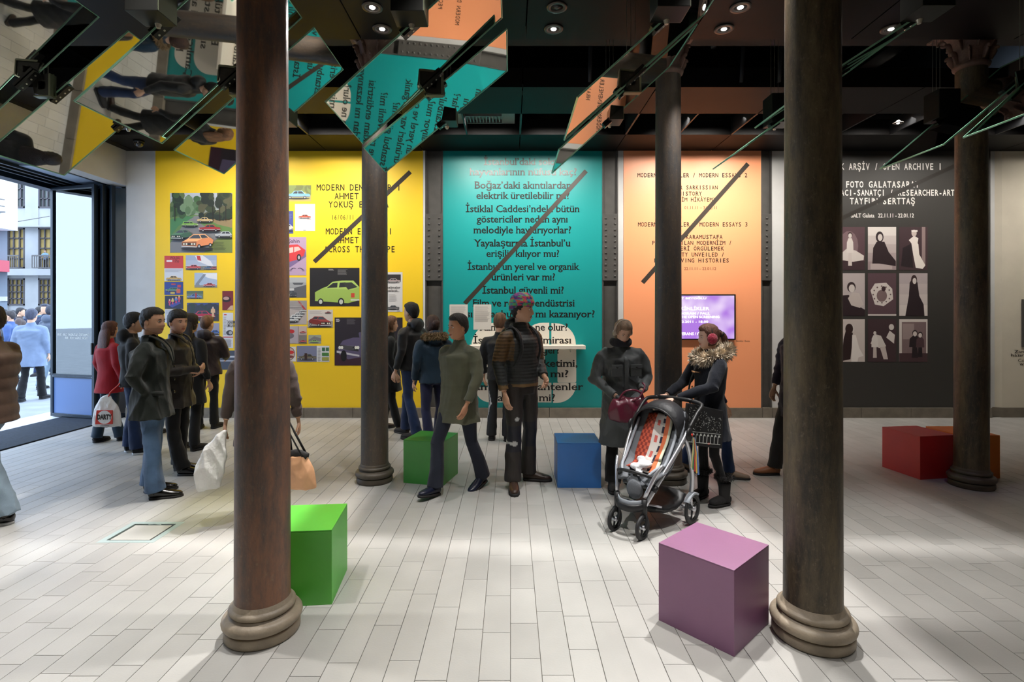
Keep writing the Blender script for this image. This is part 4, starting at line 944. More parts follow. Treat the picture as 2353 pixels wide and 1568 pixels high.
s = ph(1, 1, (88, 66, 72), 'sepia photograph of a round dancer skirt seen from above, centre'); s.P([(2000, 668), (2010, 652), (2036, 650), (2050, 664), (2052, 688), (2030, 704), (2010, 700)], (206, 196, 190)); s.E(2026, 680, 12, 14, (120, 100, 100)); s.E(2030, 664, 5, 6, (60, 40, 44))
for k in range(12): s.E(2026+20*math.cos(k*.52), 677+19*math.sin(k*.52), 2, 2, (110, 92, 92), 6)
s.R(1994, 722, 2059, 726, (196, 186, 182)); s.done()
s = ph(2, 1, (190, 178, 174), 'sepia photograph of a standing woman with very long dark hair, middle right'); s.grad((170, 158, 158), (206, 196, 190), 4); s.P([(2080, 726), (2088, 680), (2090, 650), (2100, 634), (2108, 650), (2112, 680), (2122, 700), (2124, 726)], (40, 28, 32)); s.E(2100, 644, 7, 12, (52, 34, 36)); s.E(2101, 646, 4.5, 7, LT); s.done()
s = ph(0, 2, (196, 184, 178), 'sepia photograph of a woman from behind with waist-long hair, bottom left'); s.P([(1934, 830), (1938, 780), (1946, 750), (1960, 756), (1958, 790), (1954, 826)], (44, 28, 28)); s.P([(1956, 832), (1958, 770), (1966, 770), (1974, 800), (1984, 818), (1972, 822), (1970, 832)], (222, 214, 208)); s.E(1957, 756, 6, 9, LT); s.E(1951, 756, 9, 12, (50, 32, 30)); s.done()
s = ph(1, 2, (64, 46, 50), 'sepia photograph of two girls in white dresses, bottom middle'); s.P([(2000, 790), (2010, 768), (2024, 772), (2036, 796), (2020, 800)], LT); s.person(2010, 826, 66, (214, 206, 200), LT, (60, 40, 40), (190, 176, 170), wide=.12); s.P([(2036, 776), (2044, 760), (2056, 770), (2054, 790)], LT); s.E(2048, 752, 6, 7, LT); s.P([(2022, 800), (2034, 796), (2040, 826), (2030, 826)], (196, 182, 176)); s.done()
s = ph(2, 2, (206, 196, 190), 'sepia photograph of two people seated by a window, bottom right'); s.R(2072, 740, 2128, 824, (120, 100, 100)); s.R(2074, 744, 2100, 780, (150, 132, 130)); s.R(2066, 812, 2131, 832, (70, 48, 52)); s.person(2102, 826, 66, (36, 26, 30), LT, (40, 28, 30), wide=.2, hh=.17); s.person(2114, 824, 60, (76, 54, 58), LT, (40, 28, 30), (30, 22, 26), wide=.16, hh=.17); s.done()
# ================================================================ PEOPLE
_PEND = []          # garment meshes waiting for their remesh
def smoothstep(a, b, x):
    t = np.clip((x-a)/(b-a), 0, 1); return t*t*(3-2*t)
def wrinkle(co, amp, seed, fz_=9.0, fx_=16.0):
    """cloth folds: warped sine waves"""
    r = np.random.RandomState(seed); h = np.zeros(len(co))
    w = np.zeros(len(co))
    for k in range(3):
        d = r.normal(size=3); w += np.sin(co @ d*6+r.uniform(0, 6))*.6
    for k in range(6):
        d = r.normal(size=3); d[2] *= .6; d /= np.linalg.norm(d); f = r.uniform(26, 62)
        h += (1-2*np.abs(np.sin(co @ d*f*.5+w*2.0+r.uniform(0, 6)))**.8)/5.0
    return h*amp
def soft(name, m, parent, prims, voxel=.012, wr=.0, seed=1, iters=3, colfn=None, post=None, smooth=True, label=None, cuts=()):
    """union of closed primitives -> one continuous surface"""
    me = bpy.data.meshes.new(name); me.from_pydata(prims.v, [], prims.f)
    o = bpy.data.objects.new(name, me); COL.objects.link(o); o.parent = parent
    md = o.modifiers.new('r', 'REMESH'); md.mode = 'VOXEL'; md.voxel_size = voxel; md.use_smooth_shade = True
    if iters: ms = o.modifiers.new('s', 'SMOOTH'); ms.iterations = iters; ms.factor = .6
    _PEND.append((o, m, wr, seed, colfn, post))
    if label: o['label'] = label
    return o
def flush_soft():
    bpy.context.view_layer.update(); dg = bpy.context.evaluated_depsgraph_get()
    for (o, m, wr, seed, colfn, post) in _PEND:
        me = bpy.data.meshes.new_from_object(o.evaluated_get(dg)); n = len(me.vertices)
        o.modifiers.clear(); old = o.data; o.data = me; bpy.data.meshes.remove(old); me.name = o.name
        co = np.empty(n*3); me.vertices.foreach_get('co', co); co = co.reshape(-1, 3)
        if wr or post:
            no = np.empty(n*3); me.vertices.foreach_get('normal', no); no = no.reshape(-1, 3)
            if wr: co = co+no*wrinkle(co, wr*1.25, seed)[:, None]
            if post: co = post(co, no)
            me.vertices.foreach_set('co', co.ravel())
        me.materials.clear(); me.materials.append(m)
        if colfn:
            ca = me.color_attributes.new('Col', 'FLOAT_COLOR', 'POINT'); ca.data.foreach_set('color', colfn(co).ravel())
        me.polygons.foreach_set('use_smooth', [True]*len(me.polygons)); me.update()
    _PEND.clear()
# --- head -------------------------------------------------------------------
HT = np.array([(.120,.004,.004,.004),(.116,.026,.030,.038),(.105,.046,.056,.066),(.088,.062,.074,.086),(.065,.071,.086,.097),(.035,.0755,.090,.101),(.005,.0755,.089,.101),(-.020,.074,.087,.094),(-.045,.069,.085,.080),(-.066,.062,.083,.062),(-.085,.052,.080,.040),(-.100,.040,.072,.018),(-.111,.024,.058,-.004),(-.116,.004,.036,-.020)])
def head_pt(z, a):
    """a = 0 front (-Y), grows to +X"""
    zz = HT[::-1, 0]; w = np.interp(z, zz, HT[::-1, 1]); f = np.interp(z, zz, HT[::-1, 2]); b = np.interp(z, zz, HT[::-1, 3])
    sy = math.cos(a); yy = -f*sy if sy > 0 else -b*sy
    p = 2.25; c = abs(math.cos(a)); s_ = abs(math.sin(a)); n = (c**p+s_**p)**(1/p)
    return w*math.sin(a)/n, yy/n
def add_head(mb, M, mats, male=True, beard=False, full=True, scale=1.0):
    st = len(mb.v); R_, S_ = (30, 36) if full else (14, 16); b = st; mb.cm = mats['skin']
    zs = [.12-.236*(1-math.cos(PI*i/(R_-1)))/2 for i in range(R_)]
    g = lambda x, z, cx, cz, sx, sz: math.exp(-((x-cx)/sx)**2-((z-cz)/sz)**2)
    for z in zs:
        for k in range(S_):
            a = 2*PI*k/S_; x, y = head_pt(z, a)
            if full and y < 0:
                d = 0
                sn = .010+.006*max(0, min(1, (.02-z)/.06))
                if -.052 < z < .03: d += (.029 if male else .023)*math.exp(-(x/sn)**2)*max(0, min(1, (.026-z)/.062))*(1 if z > -.038 else max(0, 1-(-.038-z)/.012))
                for sx_ in (-1, 1):
                    d -= .010*g(x, z, sx_*.031, .006, .016, .011); d += .0045*g(x, z, sx_*.028, .026, .022, .008)
                    d += .004*g(x, z, sx_*.042, -.028, .018, .018); d += .005*g(x, z, sx_*.013, -.036, .006, .006)
                d += .006*g(x, z, 0, -.064, .022, .006)-.005*g(x, z, 0, -.069, .02, .0028)+.0055*g(x, z, 0, -.075, .018, .006)
                d -= .004*g(x, z, 0, -.086, .022, .006); d += .007*g(x, z, 0, -.101, .02, .012)
                y -= d
            mb.v.append((x, y, z))
    for i in range(R_-1):
        for k in range(S_):
            k2 = (k+1) % S_
            if beard and full:
                zc = (zs[i]+zs[i+1])/2; am = (k+.5)/S_*2*PI; fr = math.cos(am); mb.cm = mats['stub'] if (zc < -.055 and fr > -.35 and not (abs(math.sin(am)) < .22 and -.082 < zc < -.058)) or (-.064 < zc < -.052 and abs(math.sin(am)) < .4 and fr > 0) else mats['skin']
            mb.face((b+i*S_+k, b+(i+1)*S_+k, b+(i+1)*S_+k2, b+i*S_+k2))
    mb.cm = mats['skin']; mb.face([b+k for k in range(S_)]); mb.face([b+(R_-1)*S_+k for k in range(S_-1, -1, -1)])
    for sx_ in (-1, 1):       # ears
        mb.ball((sx_*.077, .012, -.008), (.010, .021, .031), 10 if full else 6, 8 if full else 5)
        if full: mb.ball((sx_*.081, .008, -.012), (.007, .011, .018), 8, 6)
    if full:
        for sx_ in (-1, 1):
            mb.cm = mats['white']; mb.ball((sx_*.031, -.0745, .006), (.0135, .0095, .0078), 12, 8)
            mb.cm = mats['iris']; mb.ball((sx_*.031, -.0818, .006), (.0055, .0032, .0055), 10, 6)
            mb.cm = mats['brow']; mb.tube([(sx_*.014, -.0865, .022), (sx_*.030, -.0885, .0275), (sx_*.047, -.0785, .023)], [(.003, .0032), (.0036, .0034), (.0014, .002)], 6)
            mb.cm = mats['skin2']; mb.tube([(sx_*.018, -.0805, .0105), (sx_*.031, -.0855, .0138), (sx_*.045, -.0755, .010)], [.0022, .0028, .0018], 6)
        mb.cm = mats['lip']; mb.tube([(-.022, -.0800, -.0675), (-.010, -.0885, -.0635), (0, -.0895, -.0655), (.010, -.0885, -.0635), (.022, -.0800, -.0675)], [.0015, .0034, .0034, .0034, .0015], 8)
        mb.tube([(-.019, -.0805, -.070), (0, -.0885, -.0735), (.019, -.0805, -.070)], [.0015, .0044, .0015], 8)
    if scale != 1: M = M @ Matrix.Scale(scale, 4)
    mb.xf(M, st)
def hair_cap(mb, style, M, full=True, thick=.014, bump=.003, seed=1, scale=1.0):
    st = len(mb.v); R_, S_ = (22, 32) if full else (12, 16); b = st; rn = random.Random(seed)
    zs = [.12-.21*(1-math.cos(PI*i/(R_-1)))/2 for i in range(R_)]
    for z in zs:
        for k in range(S_):
            a = 2*PI*k/S_; x, y = head_pt(z, a); fr = math.cos(a)     # 1 front, -1 back
            if style == 'short': line = .066 if fr > .55 else (.066-(.55-fr)*.11 if fr > -.1 else -.006-(-.1-fr)*.09)
            elif style == 'fringe': line = .045 if fr > .5 else (.045-(.5-fr)*.10 if fr > 0 else -.015-(-fr)*.07)
            elif style == 'long': line = .062 if fr > .62 else (.062-(.62-fr)*.30 if fr > .2 else -.09)
            elif style == 'beanie': line = .028 if fr > 0 else .028+fr*.055
            else: line = .07
            t = max(0, min(1, (z-line)/.014)); th = thick*(1+.25*max(0, z/.12))
            d = t*th-(1-t)*.012+t*bump*math.sin(k*2.9+z*90+rn.random()*1.4)
            r = math.sqrt(x*x+y*y+.06*z*z)+1e-6; n = Vector((x, y, z*.55)).normalized()
            mb.v.append((x+n.x*d, y+n.y*d, z+(n.z*d if z > .02 else 0)+(t*th*.55 if z > .09 else 0)))
    for i in range(R_-1):
        for k in range(S_):
            k2 = (k+1) % S_; mb.face((b+i*S_+k, b+(i+1)*S_+k, b+(i+1)*S_+k2, b+i*S_+k2))
    mb.face([b+k for k in range(S_)]); mb.face([b+(R_-1)*S_+k for k in range(S_-1, -1, -1)])
    if scale != 1: M = M @ Matrix.Scale(scale, 4)
    mb.xf(M, st)
def add_hand(mb, wrist, d, pn, side=1, curl=.5, full=True, k=1.0):
    """d = direction from wrist to fingertips, pn = palm normal, side: thumb towards side*(d x pn)"""
    w = Vector(wrist); d = Vector(d).normalized(); pn = Vector(pn); pn = (pn-d*pn.dot(d)).normalized(); s = d.cross(pn)*side
    sg = 8 if full else 5
    mb.tube([w-d*.03*k, w, w+d*.03*k, w+d*.06*k, w+d*.088*k], [(.020*k, .017*k), (.024*k, .016*k), (.036*k, .015*k), (.040*k, .014*k), (.036*k, .011*k)], sg+2, ref=pn)
    for i, (off, ln) in enumerate(((.028, .070), (.0095, .078), (-.0095, .073), (-.028, .058))):
        p = w+d*.080*k+s*off*k; dd = d.copy(); pts = [p-d*.012*k, p]; r = .0088*k if i < 3 else .0078*k
        for j in range(3):
            an = curl*(.55+.35*j); dd = (dd*math.cos(an)+pn*math.sin(an)).normalized(); p = p+dd*ln*k*(.42, .32, .26)[j]; pts.append(p)
        mb.tube(pts, [r, r*1.05, r, r*.92, r*.7], sg, sm=1)
    p = w+d*.025*k+s*.026*k; dd = (d*.6+s*.75+pn*.25).normalized(); pts = [p-dd*.01, p]
    for j in range(3):
        dd = (dd+pn*curl*.35+d*.25).normalized(); p = p+dd*.026*k; pts.append(p)
    mb.tube(pts, [.011*k, .012*k, .011*k, .010*k, .007*k], sg, sm=1)
_SK = {}
def skinmats(tone, brow):
    key = (tone, brow)
    if key not in _SK:
        t = tone; _SK[key] = [mat('skin_%d' % len(_SK), srgb(*t), .5, bump=.02, bscale=200), mat('eye_white', srgb(225, 220, 215), .3), mat('iris', srgb(38, 24, 18), .25),
            mat('brow_%d' % len(_SK), srgb(*brow), .8), mat('lip_%d' % len(_SK), srgb(int(t[0]*.84), int(t[1]*.62), int(t[2]*.62)), .45), mat('stubble_%d' % len(_SK), srgb(int(t[0]*.86), int(t[1]*.86), int(t[2]*.88)), .6)]
    return _SK[key]
def shoe(mb, ank, yaw, style='shoe', k=1.0, pitch=0):
    """local: toe towards -Y"""
    st = len(mb.v)
    if style == 'boot':
        mb.tube([(0, .085, .045), (0, .07, .05), (0, .0, .055), (0, -.08, .05), (0, -.15, .042), (0, -.175, .036)], [(.03, .035), (.044, .045), (.048, .052), (.052, .046), (.044, .034), (.02, .02)], 12, ref=(0, 0, 1))
        mb.tube([(0, .02, .03), (0, .02, .12), (0, .022, .24)], [(.050, .058), (.055, .062), (.062, .068)], 12, ref=(0, -1, 0))
    else:
        hi = .05 if style != 'hike' else .056
        mb.tube([(0, .085, .044), (0, .072, .046), (0, .02, .052), (0, -.05, .044), (0, -.12, .036), (0, -.165, .030), (0, -.185, .026)], [(.022, .028), (.036, .040), (.040, hi), (.046, .040), (.046, .030), (.034, .024), (.014, .014)], 12, ref=(0, 0, 1))
        mb.tube([(0, .035, .05), (0, .035, .11 if style != 'hike' else .15)], [(.040, .046), (.040, .046)], 10, ref=(0, -1, 0))
    mb.cm = 1; pr = [(.040, .07), (.0, .088), (-.040, .07), (-.046, .0), (-.050, -.07), (-.049, -.13), (-.030, -.18), (0, -.196), (.030, -.18), (.049, -.13), (.050, -.07), (.046, .0)]
    mb.prism([(x, y, 0) for x, y in pr], (0, 0, .020 if style != 'hike' else .026)); mb.cm = 0
    Mx = Matrix.Translation((ank[0]*1.0, ank[1], max(0, ank[2]-.09*k))) @ Matrix.Rotation(yaw, 4, 'Z') @ Matrix.Rotation(pitch, 4, 'X') @ Matrix.Scale(k, 4) @ Matrix.Translation((0, -.035, 0))
    mb.xf(Mx, st)
BASE = dict(head=(0, -.015, 1.625), neck=(0, .01, 1.49), chest=(0, .01, 1.30), waist=(0, 0, 1.08), pelvis=(0, 0, .95),
    shL=(.175, .01, 1.395), shR=(-.175, .01, 1.395), elL=(.245, .03, 1.14), elR=(-.245, .03, 1.14), wrL=(.245, -.06, .90), wrR=(-.245, -.06, .90),
    hipL=(.09, 0, .92), hipR=(-.09, 0, .92), knL=(.10, -.01, .50), knR=(-.10, -.01, .50), anL=(.11, .03, .09), anR=(-.11, .03, .09),
    yawL=.2, yawR=-.2, pitL=0, pitR=0, hyaw=0, hpitch=0, hroll=0, hdL=None, hdR=None, pnL=(-1, 0, 0), pnR=(1, 0, 0), curl=.5)
M_sole = mat('rubber_sole', srgb(30, 28, 28), .7); M_solew = mat('white_sole', srgb(205, 205, 205), .6)
def cloth(name, rgb, rough=.85, noise=.12, bump=.25, bscale=260, sheen=.15, nscale=5):
    return mat(name, srgb(*rgb), rough, noise=noise, nscale=nscale, bump=bump, bscale=bscale, sheen=sheen, spec=.3)
M_jean = None
def person(label, x, y, face, H, pose=None, skin=(205, 160, 130), hair=(36, 26, 20), hstyle='short', male=True, beard=False, lod=0,
           coat=None, legs=None, shoes=None, group=None, wide=1.0, extra=None, hthick=.014):
    """coat = dict(m, hem, flare, fat, hood, collar, wr, seg, colfn, post); legs = dict(m, r, skinny); lod 0 near, 1 mid, 2 far"""
    K = H/1.75; P = dict(BASE); P.update(pose or {}); v = {k: Vector(q) if isinstance(q, tuple) else q for k, q in P.items()}
    full = lod < 2; vox = (.0095, .0125, .021)[lod]
    mats = skinmats(skin, hair); mi = dict(skin=0, white=1, iris=2, brow=3, lip=4, stub=5, skin2=0)
    mb = MB(); W_ = wide
    # body trunk (under the clothes): continuous lofts
    sg = 14 if full else 8
    mb.tube([v['pelvis']-Vector((0, 0, .05)), v['pelvis'], v['waist'], v['chest'], (v['shL']+v['shR'])/2-Vector((0, 0, .01)), v['neck']-Vector((0, 0, .03)), v['neck'], v['head']-Vector((0, -.02, .07))],
            [(.12*W_, .08), (.145*W_, .095), (.125*W_, .085), (.14*W_, .085), (.10*W_, .055), (.060, .055), (.056, .056), (.052, .058)], sg, ref=(0, -1, 0))
    for S in 'LR':
        mb.tube([v['sh'+S]-Vector((0, 0, .02)), v['el'+S], v['wr'+S]], [.026, .026, .024], 8, sm=1); mb.tube([v['hip'+S], v['kn'+S], v['an'+S]], [.052, .034, .026], 8)
        dflt = (v['wr'+S]-v['el'+S]); hd = v['hd'+S] if v['hd'+S] is not None else dflt
        add_hand(mb, v['wr'+S]+Vector(hd).normalized()*.03, hd, v['pn'+S], 1 if S == 'L' else -1, P['curl'], full, 1.0 if male else .92)
    HM = Matrix.Translation(v['head']) @ Matrix.Rotation(P['hyaw'], 4, 'Z') @ Matrix.Rotation(P['hroll'], 4, 'Y') @ Matrix.Rotation(P['hpitch'], 4, 'X')
    add_head(mb, HM, mi, male, beard, full, 1.0 if male else .95)
    KM = Matrix.Scale(K, 4); mb.xf(KM)
    root = mb.build('person', mats, None, smooth=True, loc=(x, y, 0), rotz=face)
    tag(root, label, 'person', group)
    # trousers
    if legs:
        r = legs.get('r', 1.0); t = MB()
        t.tube([v['pelvis']-Vector((0, 0, .10)), v['pelvis'], v['pelvis']+Vector((0, 0, .10))], [(.15*W_*min(r, 1.1), .105*r), (.16*W_, .115), (.145*W_, .105)], 16, ref=(0, -1, 0))
        for S in 'LR':
            q = legs.get('ank', .075)*.92; sk = legs.get('thigh', .092)
            a = Vector(v['an'+S]); a.z = max(a.z-.02, .05)
            t.capsule(v['hip'+S]+Vector((0, 0, .0)), v['kn'+S], sk*r, legs.get('knee', .064)*r, 14); t.tube([v['kn'+S]+(v['hip'+S]-v['kn'+S]).normalized()*.03, v['kn'+S], (v['kn'+S]+a)/2+Vector((0, .008, 0)), a], [legs.get('knee', .064)*r]*2+[(legs.get('knee', .064)*.5+q*.5)*r, q*r], 14)
        t.xf(KM); soft('trousers', legs['m'], root, t, vox, legs.get('wr', .006)*(1 if full else 0), int(x*91) % 97+3, 2, post=legs.get('post'), colfn=legs.get('colfn'))
    if shoes:
        for S in 'LR':
            s_ = MB(); shoe(s_, v['an'+S], P['yaw'+S], shoes.get('style', 'shoe'), 1.0 if male else .9, P['pit'+S]); s_.xf(KM)
            s_.build('shoe', [shoes['m'], shoes.get('sole', M_sole)], root, smooth=True)
    # coat
    if coat:
        c = coat; fat = c.get('fat', 1.0); fl = c.get('flare', 1.0); hem = c.get('hem', .80); t = MB(); dp = c.get('depth', 1.0)
        shm = (v['shL']+v['shR'])/2; wd = (v['shL']-v['shR']).length/2
        sx = Vector((v['shL']-v['shR'])); 
        hemc = v['pelvis'].lerp(Vector((v['pelvis'].x, v['pelvis'].y, hem)), 1.0) if hem < .95 else v['pelvis'].lerp(v['waist'], (hem-.95)/.13)
        hemc = Vector(hemc); hemc += Vector(c.get('hemoff', (0, 0, 0)))
        path = [hemc]; rad = [(.175*W_*fat*fl, .135*fat*fl*dp)]
        if hem < .90:
            path.append(hemc.lerp(v['pelvis'], .5)); rad.append((.172*W_*fat*(fl*.5+.5), .132*fat*(fl*.5+.5)*dp))
            path.append(v['pelvis']); rad.append((.168*W_*fat, .128*fat*dp))
        path += [v['waist'], v['chest'], v['chest'].lerp(shm, .55), shm-Vector((0, 0, .01)), shm+Vector((0, 0, .03)), v['neck']-Vector((0, 0, .0))]
        rad += [(.158*W_*fat, .120*fat*dp), (.180*W_*fat, .132*fat*dp), (.178*W_*fat, .125*fat*dp), (.152*W_, .100*(fat+1)/2), (.110*W_, .084), (.068, .068)]
        t.tube(path, rad, 22, ref=(0, -1, 0))
        ar = c.get('arm', .062)*(.5+.5*fat)
        for S in 'LR':
            cuff = v['wr'+S]+(v['el'+S]-v['wr'+S]).normalized()*.01
            t.tube([shm.lerp(v['sh'+S], .45)+Vector((0, 0, .008)), shm.lerp(v['sh'+S], .92)+Vector((0, 0, -.012)), v['sh'+S].lerp(v['el'+S], .22)+(v['sh'+S]-shm).normalized()*.012, v['el'+S], v['el'+S]+(v['el'+S]-v['sh'+S]).normalized()*ar*.6], [ar*.80, ar*1.04, ar*1.10, ar*.93, ar*.5], 14); t.tube([v['el'+S]+(v['sh'+S]-v['el'+S]).normalized()*.02, v['el'+S], cuff], [ar*.93, ar*.92, ar*.70], 14)
        if c.get('collar', 1):
            nk = v['neck']; t.tube([nk-Vector((0, 0, .03)), nk+Vector((0, .008, .022))], [(.074, .074), (.068, .072)], 16, ref=(0, -1, 0))
        if c.get('hood'):
            nk = v['neck']+Vector((0, .085, -.015)); t.ball(nk, (.115, .075, .095), 16, 10); t.tube([v['neck']+Vector((.09*math.cos(a), -.02+.09*math.sin(a), -.01)) for a in [PI*j/8 for j in range(9)]], [.032]*9, 8)
        t.xf(KM)
        soft(c.get('name', 'coat'), c['m'], root, t, vox, c.get('wr', .008)*(1 if full else .0), int(y*77) % 89+5, 3, colfn=c.get('colfn'), post=c.get('post'))
    # hair
    if hstyle:
        m = mat('hair_%d_%d_%d' % hair, srgb(*hair), .55, noise=.35, nscale=30, bump=.6, bscale=180, stretch=(1, 1, .25)); hb = MB(); hs = 1.0 if male else .96
        st = hstyle if hstyle in ('short', 'fringe', 'beanie') else 'long'
        hair_cap(hb, st, HM, full, hthick, .003 if full else 0, 3, hs)
        if hstyle in ('down', 'downlong'):
            n_ = 9; L_ = .30 if hstyle == 'down' else .42; i0 = len(hb.v)
            hb.tube([(0, .055, .03), (0, .072, -.05), (0, .085, -.14), (0, .10, -L_*.75), (0, .095, -L_)], [(.075, .045), (.098, .055), (.115, .050), (.112, .040), (.07, .02)], 16, ref=(0, -1, 0)); hb.xf(HM, i0)
        if hstyle == 'ponytail':
            i0 = len(hb.v); hb.ball((0, .112, .045), (.028, .024, .028), 12, 8)
            hb.tube([(0, .11, .045), (0, .155, .02), (0, .175, -.06), (0, .165, -.15), (0, .15, -.20)], [.02, .03, .030, .022, .008], 12); hb.xf(HM, i0)
        if hstyle == 'bun':
            i0 = len(hb.v); hb.ball((0, .118, .03), (.05, .04, .045), 14, 10); hb.xf(HM, i0)
        hb.xf(KM); hb.build('hair' if hstyle != 'beanie' else 'beanie', m, root, smooth=True)
    if extra: extra(root, KM, HM, v)
    return root
def sub(root, name, m, fn, KM, smooth=True, label=None, softv=None, **kw):
    mb = MB(); fn(mb); mb.xf(KM)
    if softv: o = soft(name, m, root, mb, softv, **kw)
    else: o = mb.build(name, m, root, smooth=smooth, **kw)
    if label: o['label'] = label
    return o
# ---------------------------------------------------------------- materials of the clothes
Cgreen = cloth('dark_green_wool', (20, 26, 21)); Cblk = cloth('black_cloth', (16, 16, 17)); Cblk2 = cloth('black_nylon', (20, 20, 22), .5)
Cbrown = cloth('brown_black_jacket', (34, 28, 24), .45); Cnavy = cloth('navy_cloth', (18, 26, 44)); Cnavy2 = cloth('navy_wool', (17, 21, 32)); Cred = cloth('red_coat', (150, 16, 28))
Cboy = cloth('aubergine_nylon', (46, 34, 34), .5); Cpuff = cloth('brown_puffer', (92, 70, 58), .6); Ctaupe = cloth('taupe_coat', (84, 70, 66)); Coliv = cloth('olive_coat', (92, 92, 74))
Cgrey = cloth('charcoal_coat', (84, 88, 90), .42); Cltgrey = cloth('blue_grey_coat', (120, 134, 158)); Cteal = cloth('dark_teal_jacket', (16, 42, 60), .6)
J1 = cloth('jeans_blue', (78, 104, 136), .9, noise=.35, nscale=4); J2 = cloth('jeans_dark', (26, 44, 78), .9, noise=.25); J3 = cloth('jeans_pale', (128, 146, 160), .9, noise=.2); J4 = cloth('jeans_indigo', (30, 32, 62), .9)
Tblk = cloth('black_trousers', (18, 17, 18)); Tgrey = cloth('dark_grey_trousers', (40, 36, 34)); Tslate = cloth('slate_trousers', (38, 42, 56))
SHb = mat('black_leather', srgb(18, 16, 15), .18, spec=.6); SHd = mat('dark_suede', srgb(30, 28, 28), .8, bump=.2); SHn = mat('brown_leather', srgb(58, 42, 34), .35); SHt = mat('tan_leather', srgb(150, 96, 60), .4)
R90 = PI/2
# --- man in dark green coat
def ex_p1(root, KM, HM, v):
    for s_ in (-1, 1): sub(root, 'lapel', Cgreen, lambda m_: m_.tube([(s_*.075, .0, 1.50), (s_*.070, -.085, 1.455), (s_*.060, -.150, 1.37), (s_*.02, -.178, 1.24)], [(.022, .008), (.038, .009), (.044, .008), (.012, .006)], 10, ref=(0, -1, 0)), KM)
    for z in (1.20, 1.08, .96): sub(root, 'button', SHb, lambda m_, z=z: m_.disc((.03, -.178, z), .012, (0, 1, 0), 12, .01), KM)
    sub(root, 'pocket_flap', Cgreen, lambda mb: mb.obox((-.19, -.05, .98), (.012, .02, 0), (0, .07, 0), (0, 0, .02)), KM)
person('man in dark green wool coat and faded jeans facing right, hands in pockets', -3.30, 4.84, R90+.38, 1.72,
    dict(elR=(-.28, .08, 1.14), wrR=(-.17, -.02, .97), elL=(.28, .08, 1.14), wrL=(.17, -.02, .97), hdR=(.1, .15, -1), hdL=(-.1, .15, -1), curl=1.2, anR=(-.10, -.05, .09), anL=(.13, .04, .09), knR=(-.10, -.03, .5), knL=(.12, 0, .5), hyaw=-.38, yawR=-.05, yawL=.1, pelvis=(0, 0, .95)),
    skin=(206, 158, 128), hair=(30, 24, 18), hstyle='short', beard=True, lod=0, coat=dict(m=Cgreen, hem=.74, fat=1.24, flare=1.10, wr=.013, name='wool_coat'), legs=dict(m=J1, r=1.10, ank=.090, wr=.009), shoes=dict(m=SHb), wide=1.1, extra=ex_p1, hthick=.012)
# --- friend beside him
def ex_p2(root, KM, HM, v):
    for s_ in (-1, 1): sub(root, 'collar_flap', Cbrown, lambda m_: m_.tube([(s_*.075, .02, 1.51), (s_*.075, -.075, 1.475), (s_*.055, -.125, 1.41)], [(.020, .010), (.034, .010), (.016, .007)], 10, ref=(0, -1, 0)), KM)
    sub(root, 'zip', Cblk2, lambda m_: m_.tube([(0, -.118, 1.44), (0, -.160, 1.30), (0, -.168, 1.1), (0, -.155, .9)], [.005]*4, 6), KM)
person('man in dark brown jacket with folded arms beside the green coated man', -3.50, 5.52, R90+.12, 1.70,
    dict(elR=(-.29, -.02, 1.12), wrR=(-.02, -.25, 1.13), elL=(.29, -.02, 1.12), wrL=(.04, -.24, 1.09), hdR=(1, .1, .1), hdL=(-1, .1, .2), pnR=(0, 1, 0), pnL=(0, 1, 0), hyaw=-.5, anR=(-.08, -.10, .09), yawR=-.05, yawL=.1),
    skin=(210, 160, 134), hair=(26, 20, 18), hstyle='fringe', lod=0, coat=dict(m=Cbrown, hem=.72, fat=1.2, flare=1.12, wr=.012, name='jacket'), legs=dict(m=Tblk, r=1.05, ank=.085), shoes=dict(m=SHb), extra=ex_p2)
# --- person with the white carrier bag
person('dark haired person in black hooded coat and navy jeans holding a white bag', -4.52, 6.30, PI-.9, 1.67,
    dict(wrR=(-.27, -.02, .86), elR=(-.26, .03, 1.12), elL=(.24, -.05, 1.13), wrL=(.12, -.2, 1.0), anR=(-.10, -.04, .09)), hair=(16, 14, 16), hstyle='fringe', lod=1,
    coat=dict(m=Cblk, hem=.84, fat=1.12, hood=True), legs=dict(m=J2, r=1.05, ank=.085), shoes=dict(m=SHd, sole=M_solew))
# --- red coat woman
person('woman with long auburn hair in a red coat by the glass door', -5.22, 6.85, PI-.45, 1.56,
    dict(anR=(-.09, -.10, .09), anL=(.09, .12, .09), knL=(.09, .0, .5)), hair=(84, 44, 30), hstyle='downlong', male=False, lod=1, coat=dict(m=Cred, hem=.72, fat=1.1, flare=1.15, wr=.005), legs=dict(m=Cteal, r=.95, ank=.09), shoes=dict(m=SHd))
person('dark haired visitor mostly hidden behind the black hooded person', -4.98, 7.25, PI, 1.62, hair=(34, 26, 26), hstyle='long', male=False, lod=1, coat=dict(m=Cblk2, hem=.78, fat=1.05), legs=dict(m=Tblk), shoes=dict(m=SHd))
person('woman with long dark hair in black behind the man with folded arms', -3.93, 6.45, PI-.3, 1.66, hair=(30, 20, 20), hstyle='downlong', male=False, lod=1, coat=dict(m=Cblk, hem=.60, fat=1.08, flare=1.2), legs=dict(m=Tblk), shoes=dict(m=SHd))
